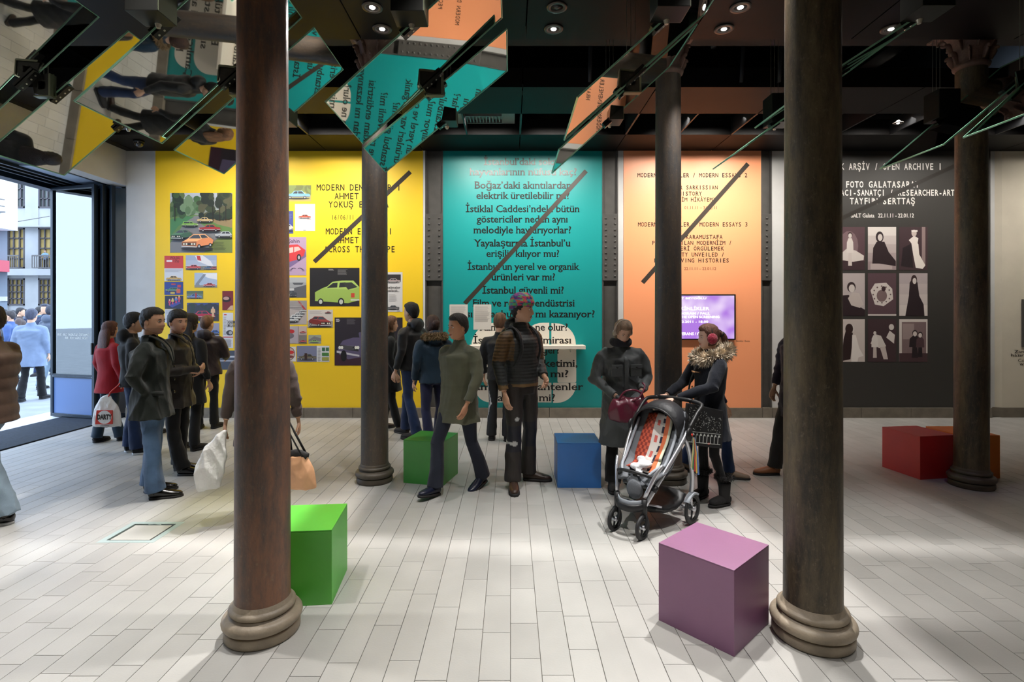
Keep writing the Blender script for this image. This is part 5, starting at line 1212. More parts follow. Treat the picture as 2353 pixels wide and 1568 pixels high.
# --- boy at the posters
person('boy in dark aubergine hooded jacket facing the yellow poster wall', -4.38, 7.60, PI+.12, 1.62,
    dict(elL=(.26, -.04, 1.12), wrL=(.12, -.24, 1.12), elR=(-.27, -.03, 1.13), wrR=(-.20, -.22, 1.10), anR=(-.10, -.02, .09), hyaw=-.25), hair=(110, 74, 44), hstyle='short', lod=1, skin=(220, 176, 150),
    coat=dict(m=Cboy, hem=.84, fat=1.22, flare=1.05, hood=True, wr=.012, name='jacket'), legs=dict(m=Tblk, r=1.0, ank=.078), shoes=dict(m=SHd, style='hike'))
# --- brown puffer at the left edge
def quilt(step, amp, zmin=0, arms=True):
    def f(co, no):
        return co+no*(amp*(np.abs(np.sin(co[:, 2]*PI/step))-.6))[:, None]
    return f
person('passer-by in brown quilted puffer jacket and pale jeans cut by the left edge', -4.23, 4.28, -R90+.1, 1.74,
    dict(anL=(.10, .20, .09), knL=(.10, .07, .50), anR=(-.10, -.34, .10), knR=(-.10, -.20, .52), elL=(.25, .10, 1.15), wrL=(.24, .12, .90), elR=(-.25, -.06, 1.15), wrR=(-.22, -.25, .98)), hair=(40, 28, 20), lod=1,
    coat=dict(m=Cpuff, hem=.80, fat=1.22, wr=.004, post=quilt(.105, .012), name='puffer_jacket'), legs=dict(m=J3, r=1.08, ank=.095, wr=.009), shoes=dict(m=SHb, sole=M_solew))
# --- person behind the left foreground column
person('person in taupe coat carrying bags, hidden by the left foreground column', -2.04, 4.32, PI+.35, 1.60,
    dict(elR=(-.27, .02, 1.10), wrR=(-.30, -.02, .88), elL=(.26, .0, 1.12), wrL=(.29, -.03, .90), anL=(.07, -.05, .09), anR=(-.05, .07, .09)), hair=(60, 44, 36), hstyle='fringe', lod=1,
    coat=dict(m=Ctaupe, hem=.66, fat=1.22, flare=1.12), legs=dict(m=Tgrey), shoes=dict(m=SHd))
# --- centre left walkers
person('tall man in black jacket and blue jeans walking left before the yellow wall', -1.33, 7.10, -R90-.5, 1.80,
    dict(anL=(.10, .16, .10), knL=(.09, .02, .52), anR=(-.09, -.18, .09), knR=(-.09, -.16, .52)), hair=(16, 14, 14), lod=1, coat=dict(m=Cblk2, hem=.88, fat=1.1, hood=True), legs=dict(m=J2, r=1.0, ank=.085), shoes=dict(m=SHd))
def fur(c, R_, r, n, seed, spread=1.0, m=None):
    """tufts of fur around a ring c(angle)->(pos, outward)"""
    rn = random.Random(seed); mb = MB()
    for i in range(n):
        a = rn.uniform(R_[0], R_[1]); p, o, t = c(a); th = rn.uniform(0, 2*PI)
        d = (o*math.cos(th)+t*math.sin(th)).normalized(); b = p+d*r*.45; d2 = (d+Vector((rn.uniform(-.5, .5), rn.uniform(-.5, .5), rn.uniform(-.7, .2)))*.8*spread).normalized()
        s_ = d2.orthogonal().normalized()*r*.16; u = d2.cross(s_).normalized()*r*.16; k = len(mb.v); L_ = r*rn.uniform(.55, 1.0)
        mb.v += [tuple(b+s_), tuple(b-s_*.5+u), tuple(b-s_*.5-u), tuple(b+d2*L_)]
        for q in ((0, 1, 3), (1, 2, 3), (2, 0, 3)): mb.face([k+j for j in q])
    return mb
Mfur = mat('pale_fur', srgb(206, 190, 168), .9, noise=.45, nscale=22, nlo=.4, nhi=.62); Mfur2 = mat('brown_fur', srgb(128, 106, 76), .9, noise=.3, nscale=20)
def furring(center, rx, ry, tilt, a0, a1):
    def c(a):
        p = Vector(center)+Vector((rx*math.cos(a), ry*math.sin(a), tilt*math.sin(a))); o = Vector((math.cos(a), math.sin(a), .2)).normalized(); return p, o, Vector((0, 0, 1))
    return c
def ex_fur(mm, rr_=(.115, .11), tilt=.02, r=.05, n=700, dz=-.01, a0=-PI*.5+.35, a1=PI*1.5-.35, dy=.0):
    def f(root, KM, HM, v):
        cc = v['neck']+Vector((0, .02+dy, dz)); fn = furring(cc, rr_[0], rr_[1], tilt, a0, a1)
        core = MB(); N = 20; core.tube([fn(a0+(a1-a0)*j/N)[0] for j in range(N+1)], [r*.62]*(N+1), 10)
        tf = fur(fn, (a0, a1), r, n, 5); k = len(core.v); core.v += tf.v
        for q in tf.f: core.face([k+i for i in q])
        core.xf(KM); core.build('fur_trim', mm, root, smooth=False)
    return f
person('woman in navy jacket with fawn fur hood trim walking away behind the green cube', -.96, 6.55, PI+.5, 1.64,
    dict(anL=(.09, .10, .09), anR=(-.09, -.12, .09)), hair=(66, 42, 30), hstyle='bun', male=False, lod=1, coat=dict(m=Cteal, hem=.86, fat=1.12, hood=True), legs=dict(m=J4, r=1.0, ank=.08), shoes=dict(m=SHd), extra=ex_fur(Mfur2, (.135, .13), .02, .05, 1300, -.02, -PI, PI, .03))
person('dark clad walker with tousled light brown hair half behind the mid column', -1.72, 7.55, R90+.3, 1.62, dict(anL=(.1, .12, .09), anR=(-.1, -.12, .09)), hair=(120, 84, 58), hstyle='down', male=False, lod=1,
    coat=dict(m=Cblk, hem=.60, fat=1.15, flare=1.15), legs=dict(m=Tblk), shoes=dict(m=SHn))
# --- olive coat
person('man in long olive grey coat striding past the dark green cube', -.49, 4.98, -.62, 1.66,
    dict(anR=(-.09, -.24, .10), knR=(-.10, -.20, .52), anL=(.10, .26, .12), knL=(.10, .08, .50), pitL=.3, pitR=-.15, elR=(-.26, .10, 1.15), wrR=(-.22, .05, .92), elL=(.27, -.03, 1.15), wrL=(.24, -.15, .92), yawR=0, yawL=0, hyaw=-.3),
    hair=(34, 28, 24), lod=0, skin=(196, 142, 110), coat=dict(m=Coliv, hem=.70, fat=1.25, flare=1.12, wr=.009, name='long_coat'), legs=dict(m=Tslate, r=1.02, ank=.088), shoes=dict(m=mat('navy_shoe', srgb(24, 28, 48), .3)))
# --- beanie man
def bean_col(co):
    H_ = np.zeros((len(co), 4)); H_[:, 3] = 1; r = np.random.RandomState(4)
    pal = np.array([srgb(40, 140, 150), srgb(190, 40, 90), srgb(60, 60, 120), srgb(90, 160, 90), srgb(180, 90, 60), srgb(120, 50, 120)])
    i = (np.floor(co[:, 0]*30)+np.floor(co[:, 1]*26)*3+np.floor(co[:, 2]*32)*5+np.floor(np.sin(co[:, 2]*90+co[:, 0]*60))*2).astype(int) % 6
    return pal[i]
def jk_col(co):
    c = np.tile(np.array(srgb(44, 46, 46)), (len(co), 1)); K = 1.84/1.75
    br = (np.abs(co[:, 0]) > .155*K) & (co[:, 2] > 1.17*K) & (co[:, 2] < 1.44*K); c[br] = srgb(92, 66, 34)
    hem = co[:, 2] < .955*K; c[hem] = srgb(110, 84, 50)
    st = np.sin(co[:, 2]*PI*2/.032) > .55; c[st & ~hem] *= .45; c[:, 3] = 1; return c
Mattr = mat_attr('patterned_cloth', .6, bump=.15, bscale=200)
def ex_bean(root, KM, HM, v):
    mb = MB(); i0 = 0; hair_cap(mb, 'beanie', HM, True, .026, .0015, 8, 1.0)
    mb.xf(KM); o = soft('beanie', Mattr, root, mb, .007, 0, 1, 1, colfn=bean_col, label='knitted beanie in a multicoloured patch pattern')
    st = MB(); sub(root, 'backpack', Cblk2, lambda m_: (m_.tube([(0, .13, 1.02), (0, .17, 1.10), (0, .18, 1.25), (0, .16, 1.40), (0, .12, 1.46)], [(.10, .03), (.13, .07), (.135, .08), (.12, .06), (.07, .03)], 14, ref=(0, -1, 0))), KM, softv=.012, wr=.004)
    for s_ in (-1, 1):
        sub(root, 'backpack_strap', Cblk2, lambda m_: m_.tube([(s_*.10, .10, 1.44), (s_*.11, .0, 1.47), (s_*.115, -.10, 1.40), (s_*.12, -.13, 1.25), (s_*.14, -.06, 1.12)], [(.02, .008)]*5, 8, ref=(0, -1, 0)), KM)
def lace(root, KM, v, P=None):
    pass
def leg_col(co):
    c = np.tile(np.array(srgb(44, 38, 35)), (len(co), 1)); K = 1.84/1.75
    kn = (co[:, 2] > .34*K) & (co[:, 2] < .58*K) & (co[:, 1] < .02); c[kn] = srgb(26, 26, 36)
    for (x, z, r) in ((-.13, .64, .022), (-.15, .42, .026)):
        c[((co[:, 0]-x*K)**2*2.2+(co[:, 2]-z*K)**2*3) < r*r*2] = srgb(190, 190, 190)
    c[:, 3] = 1; return c
person('tall man in a multicoloured beanie and dark ribbed jacket before the white shelf', .105, 5.14, .75, 1.84,
    dict(elR=(-.26, .03, 1.14), wrR=(-.25, -.04, .90), elL=(.24, .02, 1.13), wrL=(.10, -.20, 1.02), anR=(-.12, -.02, .09), anL=(.15, .06, .09), yawR=-.70, yawL=.65, hyaw=.55, knR=(-.11, -.02, .5), knL=(.14, .02, .5)),
    hair=(26, 20, 22), hstyle='fringe', lod=0, skin=(206, 160, 132), coat=dict(m=Mattr, hem=.93, fat=1.10, flare=.96, wr=.004, colfn=jk_col, post=quilt(.032, .0028), hood=True, name='ribbed_jacket'), legs=dict(m=Mattr, r=1.08, ank=.085, colfn=leg_col, wr=.008), shoes=dict(m=SHn, style='hike'), extra=ex_bean)
def tr_col(co):
    c = np.tile(np.array(srgb(18, 18, 20)), (len(co), 1)); a = np.arctan2(co[:, 1], co[:, 0]-.1)
    for k in (-1, 0, 1): c[(np.abs(co[:, 1]-.02-k*.022) < .005) & (co[:, 0] > .1)] = srgb(190, 190, 190)
    c[:, 3] = 1; return c
person('person in black track trousers with white side stripes behind the beanie man', -.14, 6.93, PI-.2, 1.66, hair=(120, 86, 60), hstyle='fringe', lod=1,
    coat=dict(m=Cblk2, hem=.84, fat=1.08), legs=dict(m=Mattr, r=1.0, ank=.085, colfn=tr_col), shoes=dict(m=SHd))
# --- woman with headphones and maroon bag
Mmar = mat('maroon_leather', srgb(96, 30, 50), .32, spec=.6, noise=.15, bump=.1, bscale=60); Mglove = cloth('grey_glove', (72, 74, 78), .6)
def ex_wom(root, KM, HM, v):
    mp = mat('headphone_pale', srgb(200, 186, 172), .35)
    def band(m_):
        st = len(m_.v); m_.tube([(.092*math.cos(a), .005, .015+.122*math.sin(a)) for a in [PI*j/14 for j in range(15)]], [(.014, .006)]*15, 8, ref=(0, 1, 0))
        for s_ in (-1, 1): m_.tube([(s_*.074, .005, -.002), (s_*.100, .005, -.002)], [(.030, .034), (.026, .030)], 14)
        m_.xf(HM, st)
    sub(root, 'headphones', mp, band, KM, label='pale over-ear headphones')
    for sx_ in (-1, 1):
        sub(root, 'pocket', Cgrey, lambda m_: (m_.obox((sx_*.10, -.158, 1.22), (.055, 0, 0), (0, .012, 0), (0, 0, .055)), m_.obox((sx_*.10, -.168, 1.265), (.058, 0, 0), (0, .012, 0), (0, 0, .018))), KM, False, bevel=.004)
        sub(root, 'button', mat('dark_button', srgb(40, 40, 42), .3), lambda m_: m_.disc((sx_*.10, -.183, 1.258), .010, (0, 1, 0), 12, .008), KM)
    sub(root, 'scarf', cloth('dark_scarf', (44, 44, 52)), lambda m_: m_.tube([v['neck']+Vector((.085*math.cos(a), .01+.088*math.sin(a), .01)) for a in [2*PI*j/16 for j in range(16)]], [(.036, .05)]*16, 10, ref=(0, 0, 1), close=True), KM, softv=.011, wr=.006)
    sub(root, 'placket', Cgrey, lambda m_: m_.tube([(0, -.150, 1.36), (0, -.164, 1.2), (0, -.150, 1.0)], [(.022, .006)]*3, 8, ref=(0, -1, 0)), KM)
    for S in 'LR':
        gl = MB(); hd = v['hd'+S]; add_hand(gl, v['wr'+S]+Vector(hd).normalized()*.03, hd, v['pn'+S], 1 if S == 'L' else -1, .5, True, 1.06); gl.xf(KM); gl.build('glove', Mglove, root, smooth=True)
wom = person('grey coated woman with pale headphones looking down into a maroon bag', 1.075, 5.10, .10, 1.63,
    dict(elR=(-.29, -.02, 1.12), wrR=(-.13, -.24, .98), elL=(.28, -.02, 1.13), wrL=(.12, -.26, 1.03), hdR=(.75, -.45, -.45), hdL=(-.7, -.3, -.5), pnR=(0, .3, -1), pnL=(0, .3, -1), hpitch=.42, head=(0, -.045, 1.60), anR=(-.12, -.05, .09), anL=(.09, .04, .09), hyaw=.12),
    skin=(220, 176, 150), hair=(146, 120, 98), hstyle='bun', male=False, lod=0, coat=dict(m=Cgrey, hem=.44, fat=1.20, flare=1.16, wr=.012, name='long_coat'), legs=dict(m=Tblk, r=1.0, ank=.085), shoes=dict(m=SHd, sole=M_sole), extra=ex_wom)
# --- young woman with the pushchair
M_muff = mat('red_knit', srgb(150, 14, 50), .9, bump=.8, bscale=90, sheen=.3); M_wood = mat('toggle_wood', srgb(170, 120, 80), .5)
def ex_girl(root, KM, HM, v):
    for s_ in (-1, 1):
        sub(root, 'earmuff', M_muff, lambda m_: (m_.ball((s_*.094, .004, -.008), (.030, .052, .054), 18, 12), m_.xf(HM)), KM, label='crimson knitted ear muff')
    def bnd(m_):
        st = len(m_.v); m_.tube([(.094*math.cos(a), .006, .0+.135*math.sin(a)) for a in [PI*j/12 for j in range(13)]], [.005]*13, 6); m_.xf(HM, st)
    sub(root, 'muff_band', SHd, bnd, KM)
    sub(root, 'hair_tie', SHd, lambda m_: (m_.tube([(0, .135, .035), (0, .150, .026)], [.030, .030], 10), m_.xf(HM)), KM)
    ex_fur(Mfur, (.150, .140), .05, .074, 2600, -.030, -PI*.5+.25, PI*1.5-.25, .0)(root, KM, HM, v)
    for z in (1.29, 1.13, .98):
        def tog(m_, z=z):
            for s_ in (-1, 1): m_.tube([(s_*.062, -.150, z), (s_*.02, -.164, z), (0, -.166, z)], [.0045]*3, 6)
            m_.tube([(-.028, -.172, z+.004), (0, -.176, z), (.028, -.172, z-.004)], [.005, .010, .005], 8)
        sub(root, 'toggle', M_wood, tog, KM)
        sub(root, 'toggle_patch', SHn, lambda m_, z=z: [m_.tube([(s_*.072, -.138, z), (s_*.072, -.150, z)], [.014, .014], 3) for s_ in (-1, 1)], KM, False)
    sub(root, 'bag_strap', Cblk2, lambda m_: m_.tube([(.10, .08, 1.42), (.08, -.02, 1.475), (.04, -.12, 1.40), (-.05, -.165, 1.22), (-.17, -.13, 1.02), (-.2, -.05, .92)], [(.016, .005)]*6, 8, ref=(0, -1, 0)), KM)
girl = person('young woman in navy duffle coat, fur collar and red ear muffs pushing the pushchair', 1.775, 4.70, -R90+.18, 1.575,
    dict(elR=(-.27, -.12, 1.16), wrR=(-.19, -.36, 1.035), elL=(.25, -.13, 1.17), wrL=(.10, -.40, 1.05), hdR=(.1, -1, -.15), hdL=(-.1, -1, -.15), pnR=(0, 0, -1), pnL=(0, 0, -1), curl=1.1, anR=(-.12, .01, .09), anL=(.12, .10, .09), hyaw=-.12, yawR=.4, yawL=.2, hipR=(-.08, 0, .92), hipL=(.08, 0, .92)),
    skin=(226, 184, 162), hair=(96, 60, 46), hstyle='ponytail', male=False, lod=0, coat=dict(m=Cnavy2, hem=.64, fat=1.12, flare=1.32, wr=.007, name='duffle_coat'), legs=dict(m=Tblk, r=.78, ank=.060, thigh=.094, wr=.003), shoes=dict(m=SHd, style='boot'), extra=ex_girl)
# boots' fluffy tops
for S in 'LR':
    v_ = Vector(dict(anR=(-.12, .01, .09), anL=(.12, .10, .09))['an'+S])*(1.575/1.75)
    fn = (lambda c: (lambda a: (c+Vector((.058*math.cos(a), .062*math.sin(a), 0)), Vector((math.cos(a), math.sin(a), 0)), Vector((0, 0, 1)))))(v_+Vector((0, -.012, .165)))
    fb_ = MB(); fb_.tube([fn(2*PI*j/16)[0] for j in range(16)], [.018]*16, 8, close=True); tf = fur(fn, (0, 2*PI), .028, 500, 9); k = len(fb_.v); fb_.v += tf.v
    for q in tf.f: fb_.face([k+i for i in q])
    fb_.build('boot_fluff', SHd, girl)
person('walker in dark blue behind the young woman with the pushchair', 2.10, 5.45, R90-.1, 1.50,
    dict(anR=(-.09, -.16, .09), knR=(-.09, -.12, .5), anL=(.10, .34, .14), knL=(.09, .14, .50), pitL=.5), hair=(40, 28, 34), hstyle='short', lod=1, coat=dict(m=cloth('midnight_coat', (30, 28, 52)), hem=.78, fat=1.0), legs=dict(m=J2, r=.95, ank=.085), shoes=dict(m=mat('beige_shoe', srgb(150, 130, 112), .5)))
person('dark coated walker mostly hidden behind the right foreground column', 2.96, 5.42, -R90+.2, 1.72,
    dict(anL=(.10, .16, .09), anR=(-.10, -.20, .09), knR=(-.1, -.14, .5), elR=(-.26, .0, 1.14), wrR=(-.25, -.08, .92)), hair=(30, 24, 22), lod=1, coat=dict(m=cloth('plum_black_coat', (34, 26, 40)), hem=.62, fat=1.2, flare=1.1), legs=dict(m=Tgrey, r=1.0, ank=.085), shoes=dict(m=SHt))
# --- the street crowd -------------------------------------------------------
def street(px, py, head_y, face, c, l, hair, label, hs='short', hem=.8, fat=1.15, walk=.16, lod=2, hood=False, male=True):
    Y = F*(CAMH+.02)/(py-CY); H = (py-head_y)/F*Y
    o = person(label, (px-CX)*Y/F, Y, face, max(1.5, min(1.9, H)), dict(anL=(.10, walk, .09), anR=(-.10, -walk, .09), knR=(-.1, -walk*.7, .5), knL=(.1, 0, .5)), hair=hair, hstyle=hs, lod=lod, male=male,
        coat=dict(m=c, hem=hem, fat=fat, flare=1.1, hood=hood, wr=.006), legs=dict(m=l, ank=.085), shoes=dict(m=SHd), group='passers-by in the street outside the glass doors')
    o.location.z = -.02; return o
Cst = [cloth('street_blue', (70, 92, 140)), cloth('street_navy', (36, 44, 70)), cloth('street_grey', (84, 92, 108)), cloth('street_black', (34, 36, 46)), cloth('street_teal', (40, 96, 110)), cloth('street_brown', (80, 66, 62))]
street(72, 921, 712, PI+.3, Cltgrey, Tblk, (60, 62, 80), 'street walker in long pale blue-grey coat nearest the door', hem=.66, fat=1.3, lod=1)
street(118, 893, 703, PI-.2, Cst[2], J3, (46, 48, 60), 'street walker in grey jacket and light trousers beside the door leaf', fat=1.2, lod=1, hood=True)
street(104, 862, 700, .4, Cst[1], J2, (40, 44, 60), 'street walker in navy behind the grey jacket')
street(24, 880, 716, -1.2, Cst[0], Tblk, (52, 44, 44), 'street walker in blue behind the brown puffer jacket')
street(-22, 900, 720, -1.4, Cst[3], Tblk, (40, 36, 36), 'dark street walker at the left edge of the doorway')
far_ = [(8, 838, 712, 3, 3), (46, 846, 708, 2.2, 5), (70, 832, 711, .6, 1), (90, 842, 706, 2.9, 4), (124, 836, 710, 1.2, 0), (30, 826, 714, 4, 1), (58, 820, 712, 5, 2), (2, 818, 716, 1, 4), (82, 815, 713, 2, 3), (110, 812, 712, 3.3, 5), (132, 822, 712, .2, 2), (-14, 800, 715, 2.7, 0), (66, 806, 715, 1.9, 1), (104, 808, 714, .9, 4), (50, 798, 715, 5.2, 3)]
words = ['dark jacket at the far left', 'brown jacket left of the pale coat', 'navy jacket above the pale coat', 'teal jacket between two nearer walkers', 'blue jacket close to the door leaf edge', 'navy jacket in the second line', 'grey jacket mid crowd', 'teal jacket at the left frame edge', 'black jacket mid crowd beyond the navy one', 'brown jacket toward the door leaf', 'grey jacket touching the door leaf', 'blue jacket far off at left', 'navy jacket far off in the middle', 'teal jacket far off at right', 'black jacket far off at left of centre']
for (px, py, hy, fc, ci), w in zip(far_, words): street(px, py, hy, fc, Cst[ci], Tblk if ci % 2 else J2, (40, 36, 38), 'distant street walker in '+w)
bp = person('onlooker in light blue leaning on the balcony across the street', fx(110), YF-.25, .2, 1.62, dict(elL=(.25, -.1, 1.16), wrL=(.15, -.28, 1.05), elR=(-.25, -.1, 1.16), wrR=(-.15, -.28, 1.05)), hair=(60, 40, 36), lod=2, coat=dict(m=cloth('pale_blue_shirt', (130, 160, 190)), hem=.85, wr=0), legs=dict(m=Tblk), shoes=dict(m=SHd))
bp.location.z = fz(619)
flush_soft()
# ================================================================ BAGS
def bagsoft(name, label, cat, m, loc, rz, fn, vox=.009, wr=.006, group=None):
    mb = MB(); fn(mb); o = soft(name, m, None, mb, vox, wr, 11, 2); o.location = loc; o.rotation_euler = (0, 0, rz); tag(o, label, cat, group); return o
M_plastic = mat('white_plastic_bag', srgb(222, 220, 216), .35, bump=.5, bscale=22); M_tan = mat('tan_leather_bag', srgb(200, 150, 112), .5, noise=.1); M_grn = mat('bag_red', srgb(206, 52, 34), .5)
# carrier bag
cb = bagsoft('carrier_bag', 'white plastic carrier bag with a red square and round logo', 'bag', M_plastic, (-4.66, 6.08, .36), .05, lambda m: (m.tube([(0, 0, .0), (0, 0, .03), (0, 0, .15), (.0, 0, .26), (.01, 0, .33), (.03, 0, .37)], [(.165, .03), (.172, .045), (.155, .055), (.12, .04), (.07, .025), (.03, .015)], 20, ref=(0, -1, 0))), wr=.008)
MB().tube([(.02, 0, .34), (.04, 0, .40), (.08, .05, .46), (.10, .08, .50)], [.010, .008, .008, .010], 8).build('handle', M_grn, cb, smooth=True)
def bag_print(o):
    a = MB(); y = -.066
    pts = [(-.085, .045), (.105, .045), (.105, .205), (-.07, .205)]
    a.prism([(x, y, z) for x, z in pts], (0, .010, 0)); a.build('logo_square', M_grn, o)
    MB().prism([(.018+.078*math.cos(t), y-.0006, .125+.076*math.sin(t)) for t in [2*PI*i/28 for i in range(28)]], (0, .002, 0)).build('logo_disc', M_plastic, o)
    mb = MB(); s_ = 'DARTY'; pen = 0; g_ = [glyph(c, .055) for c in s_]; W__ = sum(q[4] for q in g_); k = .158/W__
    for c, q in zip(s_, g_):
        b = len(mb.v); mb.v += [(.018-.079+(p[0]+pen)*k, y-.002, .103+p[1]*k*1.55) for p in q[0]]; pen += q[4]
        for f_ in q[1]: mb.face([b+i for i in f_])
    mb.build('logo_lettering', M_letter, o, recalc=False)
    t_ = MB()
    for j, w_ in enumerate((.07, .045)): t_.box(.018-w_/2*1.4, .018+w_/2*1.4, y-.001, y+.008, .022-j*.014, .026-j*.014)
    t_.build('small_print', M_letter, o)
# white blurred bag left of the column, tan handbag right of it
wb = bagsoft('plastic_bag', 'bulging white plastic bag swinging left of the left foreground column', 'bag', M_plastic, (wx_(492, 4.12), 4.12, .30), .1, lambda m: m.tube([(-.06, 0, 0), (-.06, 0, .03), (-.03, 0, .16), (.015, 0, .30), (.05, 0, .40), (.075, .01, .47)], [(.06, .05), (.095, .075), (.115, .08), (.095, .065), (.055, .045), (.02, .02)], 18, ref=(0, -1, 0)), wr=.016)
hb = bagsoft('handbag', 'tan leather handbag with dark straps right of the left foreground column', 'bag', M_tan, (wx_(688, 4.15), 4.15, .30), -.2, lambda m: m.tube([(0, 0, 0), (0, 0, .02), (.0, 0, .14), (-.02, 0, .26)], [(.12, .045), (.15, .065), (.13, .055), (.09, .03)], 18, ref=(0, -1, 0)), wr=.007)
MB().tube([(-.11, 0, .245), (-.02, 0, .275), (.07, 0, .25)], [(.02, .036)]*3, 8).build('top_band', SHd, hb, smooth=True)
for q in (-.03, .03): MB().tube([(-.085, q, .26), (-.105, q, .42), (-.12, 0, .58), (-.06, q, .43), (.045, q, .26)], [(.009, .005)]*5, 6).build('strap', SHd, hb, smooth=True)
# maroon bag in the woman's hands
mb_ = bagsoft('maroon_handbag', 'glossy maroon slouch handbag held open by the grey coated woman', 'bag', Mmar, (1.075, 4.76, .69), .1, lambda m: (m.tube([(0, 0, 0), (0, 0, .03), (.0, 0, .12), (.01, 0, .20), (.01, 0, .235)], [(.12, .045), (.19, .08), (.20, .085), (.16, .065), (.11, .035)], 20, ref=(0, -1, 0))), wr=.012)
MB().tube([(-.12, -.02, .18), (-.06, -.03, .28), (.03, -.03, .30), (.11, -.02, .26), (.13, -.02, .18)], [.009]*5, 8).build('handle', Mmar, mb_, smooth=True)
MB().tube([(.0, -.05, .2), (.07, -.07, .24), (.13, -.04, .33), (.12, .0, .36)], [.008]*4, 8).build('handle', Mmar, mb_, smooth=True)
# black printed tote at the young woman's side
tb = empty('tote_bag', 'black shoulder tote printed with a white arcade drawing', 'bag', (1.60, 4.40, .56), .12)
MB().prism([(-.15, 0, .03), (.18, 0, -.02), (.19, 0, .30), (-.12, 0, .37)], (0, .05, 0)).build('body', Cblk2, tb, bevel=.008)
wp_ = mat('white_print', srgb(200, 204, 200), .7); a = MB(); yq = -.003
def tq(u, v_): return (-.13+u*.29+.02*(v_), yq, .05-u*.035+v_*.28)
for i in range(9):
    u0 = i/9+.02; u1 = (i+1)/9-.035; a.poly([tq(u0, .02), tq(u0+.02, .02), tq(u0+.02, .22), tq(u0, .22)]); n_ = 5
    a.poly([tq(u0, .22)]+[tq(u0+(u1+.02-u0)*j/n_, .22+.07*math.sin(PI*j/n_)) for j in range(n_+1)][::1]+[tq(u1+.02, .22)])
a.poly([tq(0, 0), tq(1, 0), tq(1, .018), tq(0, .018)]); a.poly([tq(0, .31), tq(1, .31), tq(1, .325), tq(0, .325)])
rn_ = random.Random(5)
for i in range(150):
    u = rn_.uniform(.0, .97); v_ = rn_.uniform(.36, 1.05 if u < .55 else .8); d_ = .012; a.poly([tq(u, v_), tq(u+d_, v_), tq(u+d_, v_+.022), tq(u, v_+.022)])
a.build('arcade_print', wp_, tb, recalc=False)
MB().ball((.06, -.001, .028), (.012, .002, .008), 10, 6).build('red_emblem', M_grn, tb)
# ================================================================ PUSHCHAIR
pu = empty('pushchair', 'grey and black three-quarter turned pushchair with a patterned blanket', 'pushchair', (.895, 4.0, 0), math.atan2(.715, .70))
# local: +X = towards the handle, -Y = towards the camera's right
M_al = mat('pushchair_aluminium', srgb(196, 198, 204), .28, metal=.75); M_bk = mat('pushchair_black', srgb(22, 22, 24), .5); M_gy = mat('seat_grey', srgb(106, 110, 116), .7, bump=.2, bscale=150); M_gyl = mat('seat_rim_pale', srgb(158, 164, 172), .5)
M_tyre = mat('tyre', srgb(30, 30, 32), .6)
def wheel(x, y, r, w, spokes, name, yaw=0):
    root = MB().tube([(x+(r-.011)*math.cos(a), y, r+(r-.011)*math.sin(a)) for a in [2*PI*j/28 for j in range(28)]], [(w/2, .014)]*28, 10, ref=(0, 1, 0), close=True).build(name, M_tyre, pu, smooth=True)
    MB().tube([(x+(r-.028)*math.cos(a), y, r+(r-.028)*math.sin(a)) for a in [2*PI*j/24 for j in range(24)]], [.007]*24, 6, close=True).build('rim', M_bk, root, smooth=True)
    for k in range(spokes):
        a = 2*PI*k/spokes+.3; MB().tube([(x, y, r), (x+(r-.026)*math.cos(a), y, r+(r-.026)*math.sin(a))], [(.012, .008), (.007, .006)], 8).build('spoke', M_bk, root, smooth=True)
    MB().tube([(x, y-w*.7, r), (x, y+w*.7, r)], [.018, .018], 12).build('hub', M_al, root, smooth=True)
for s_ in (-1, 1):
    wheel(0, s_*.12, .088, .030, 3, 'front_wheel'); wheel(.546, s_*.25, .118, .036, 3, 'rear_wheel')
    MB().tube([(0, s_*.12-.026, .088), (.02, s_*.12-.026, .15), (.03, s_*.12, .19)], [(.010, .012)]*3, 8).tube([(0, s_*.12+.026, .088), (.02, s_*.12+.026, .15), (.03, s_*.12, .19)], [(.010, .012)]*3, 8).tube([(.03, s_*.12, .16), (.03, s_*.12, .29)], [.020, .022], 10).build('fork', M_bk, pu, smooth=True)
    # main tube from front fork up to the hinge and the handle
    MB().tube([(.03, s_*.125, .24), (.12, s_*.16, .36), (.36, s_*.225, .62), (.48, s_*.24, .74)], [(.014, .018)]*4, 10).build('main_tube', M_al, pu, smooth=True)
    MB().tube([(.10, s_*.155, .335), (.13, s_*.165, .372)], [.021, .021], 10).build('clip', M_bk, pu, smooth=True)
    MB().tube([(.44, s_*.24, .70), (.50, s_*.25, .56), (.545, s_*.25, .36), (.546, s_*.235, .20), (.546, s_*.235, .12)], [(.013, .018)]*5, 10).build('rear_leg', M_al, pu, smooth=True)
    MB().ball((.47, s_*.262, .725), (.045, .020, .055), 14, 10).build('hinge', M_bk, pu, smooth=True)
    MB().ball((.47, s_*.284, .725), (.012, .006, .012), 8, 6).build('hinge_button', M_grn, pu, smooth=True)
    MB().tube([(.48, s_*.25, .76), (.62, s_*.255, .87), (.72, s_*.25, .925), (.74, s_*.15, .945)], [.014, .014, .017, .017], 10).build('handle_tube', M_bk, pu, smooth=True)
    MB().prism([(.546+.13*math.cos(a), s_*.25-.022, .118+.13*math.sin(a)) for a in [PI*.30+j*PI*.5/6 for j in range(7)]]+[(.546+.115*math.cos(a), s_*.25-.022, .118+.115*math.sin(a)) for a in [PI*.80-j*PI*.5/6 for j in range(7)]], (0, .044, 0)).build('mudguard', M_gyl, pu)
    MB().tube([(.03, s_*.12, .30), (.10, s_*.17, .46), (.16, s_*.20, .53)], [(.012, .016)]*3, 8).build('seat_strut', M_al, pu, smooth=True)
MB().tube([(.74, -.16, .945), (.745, 0, .95), (.74, .16, .945)], [.017]*3, 10).build('handle_bar', M_bk, pu, smooth=True)
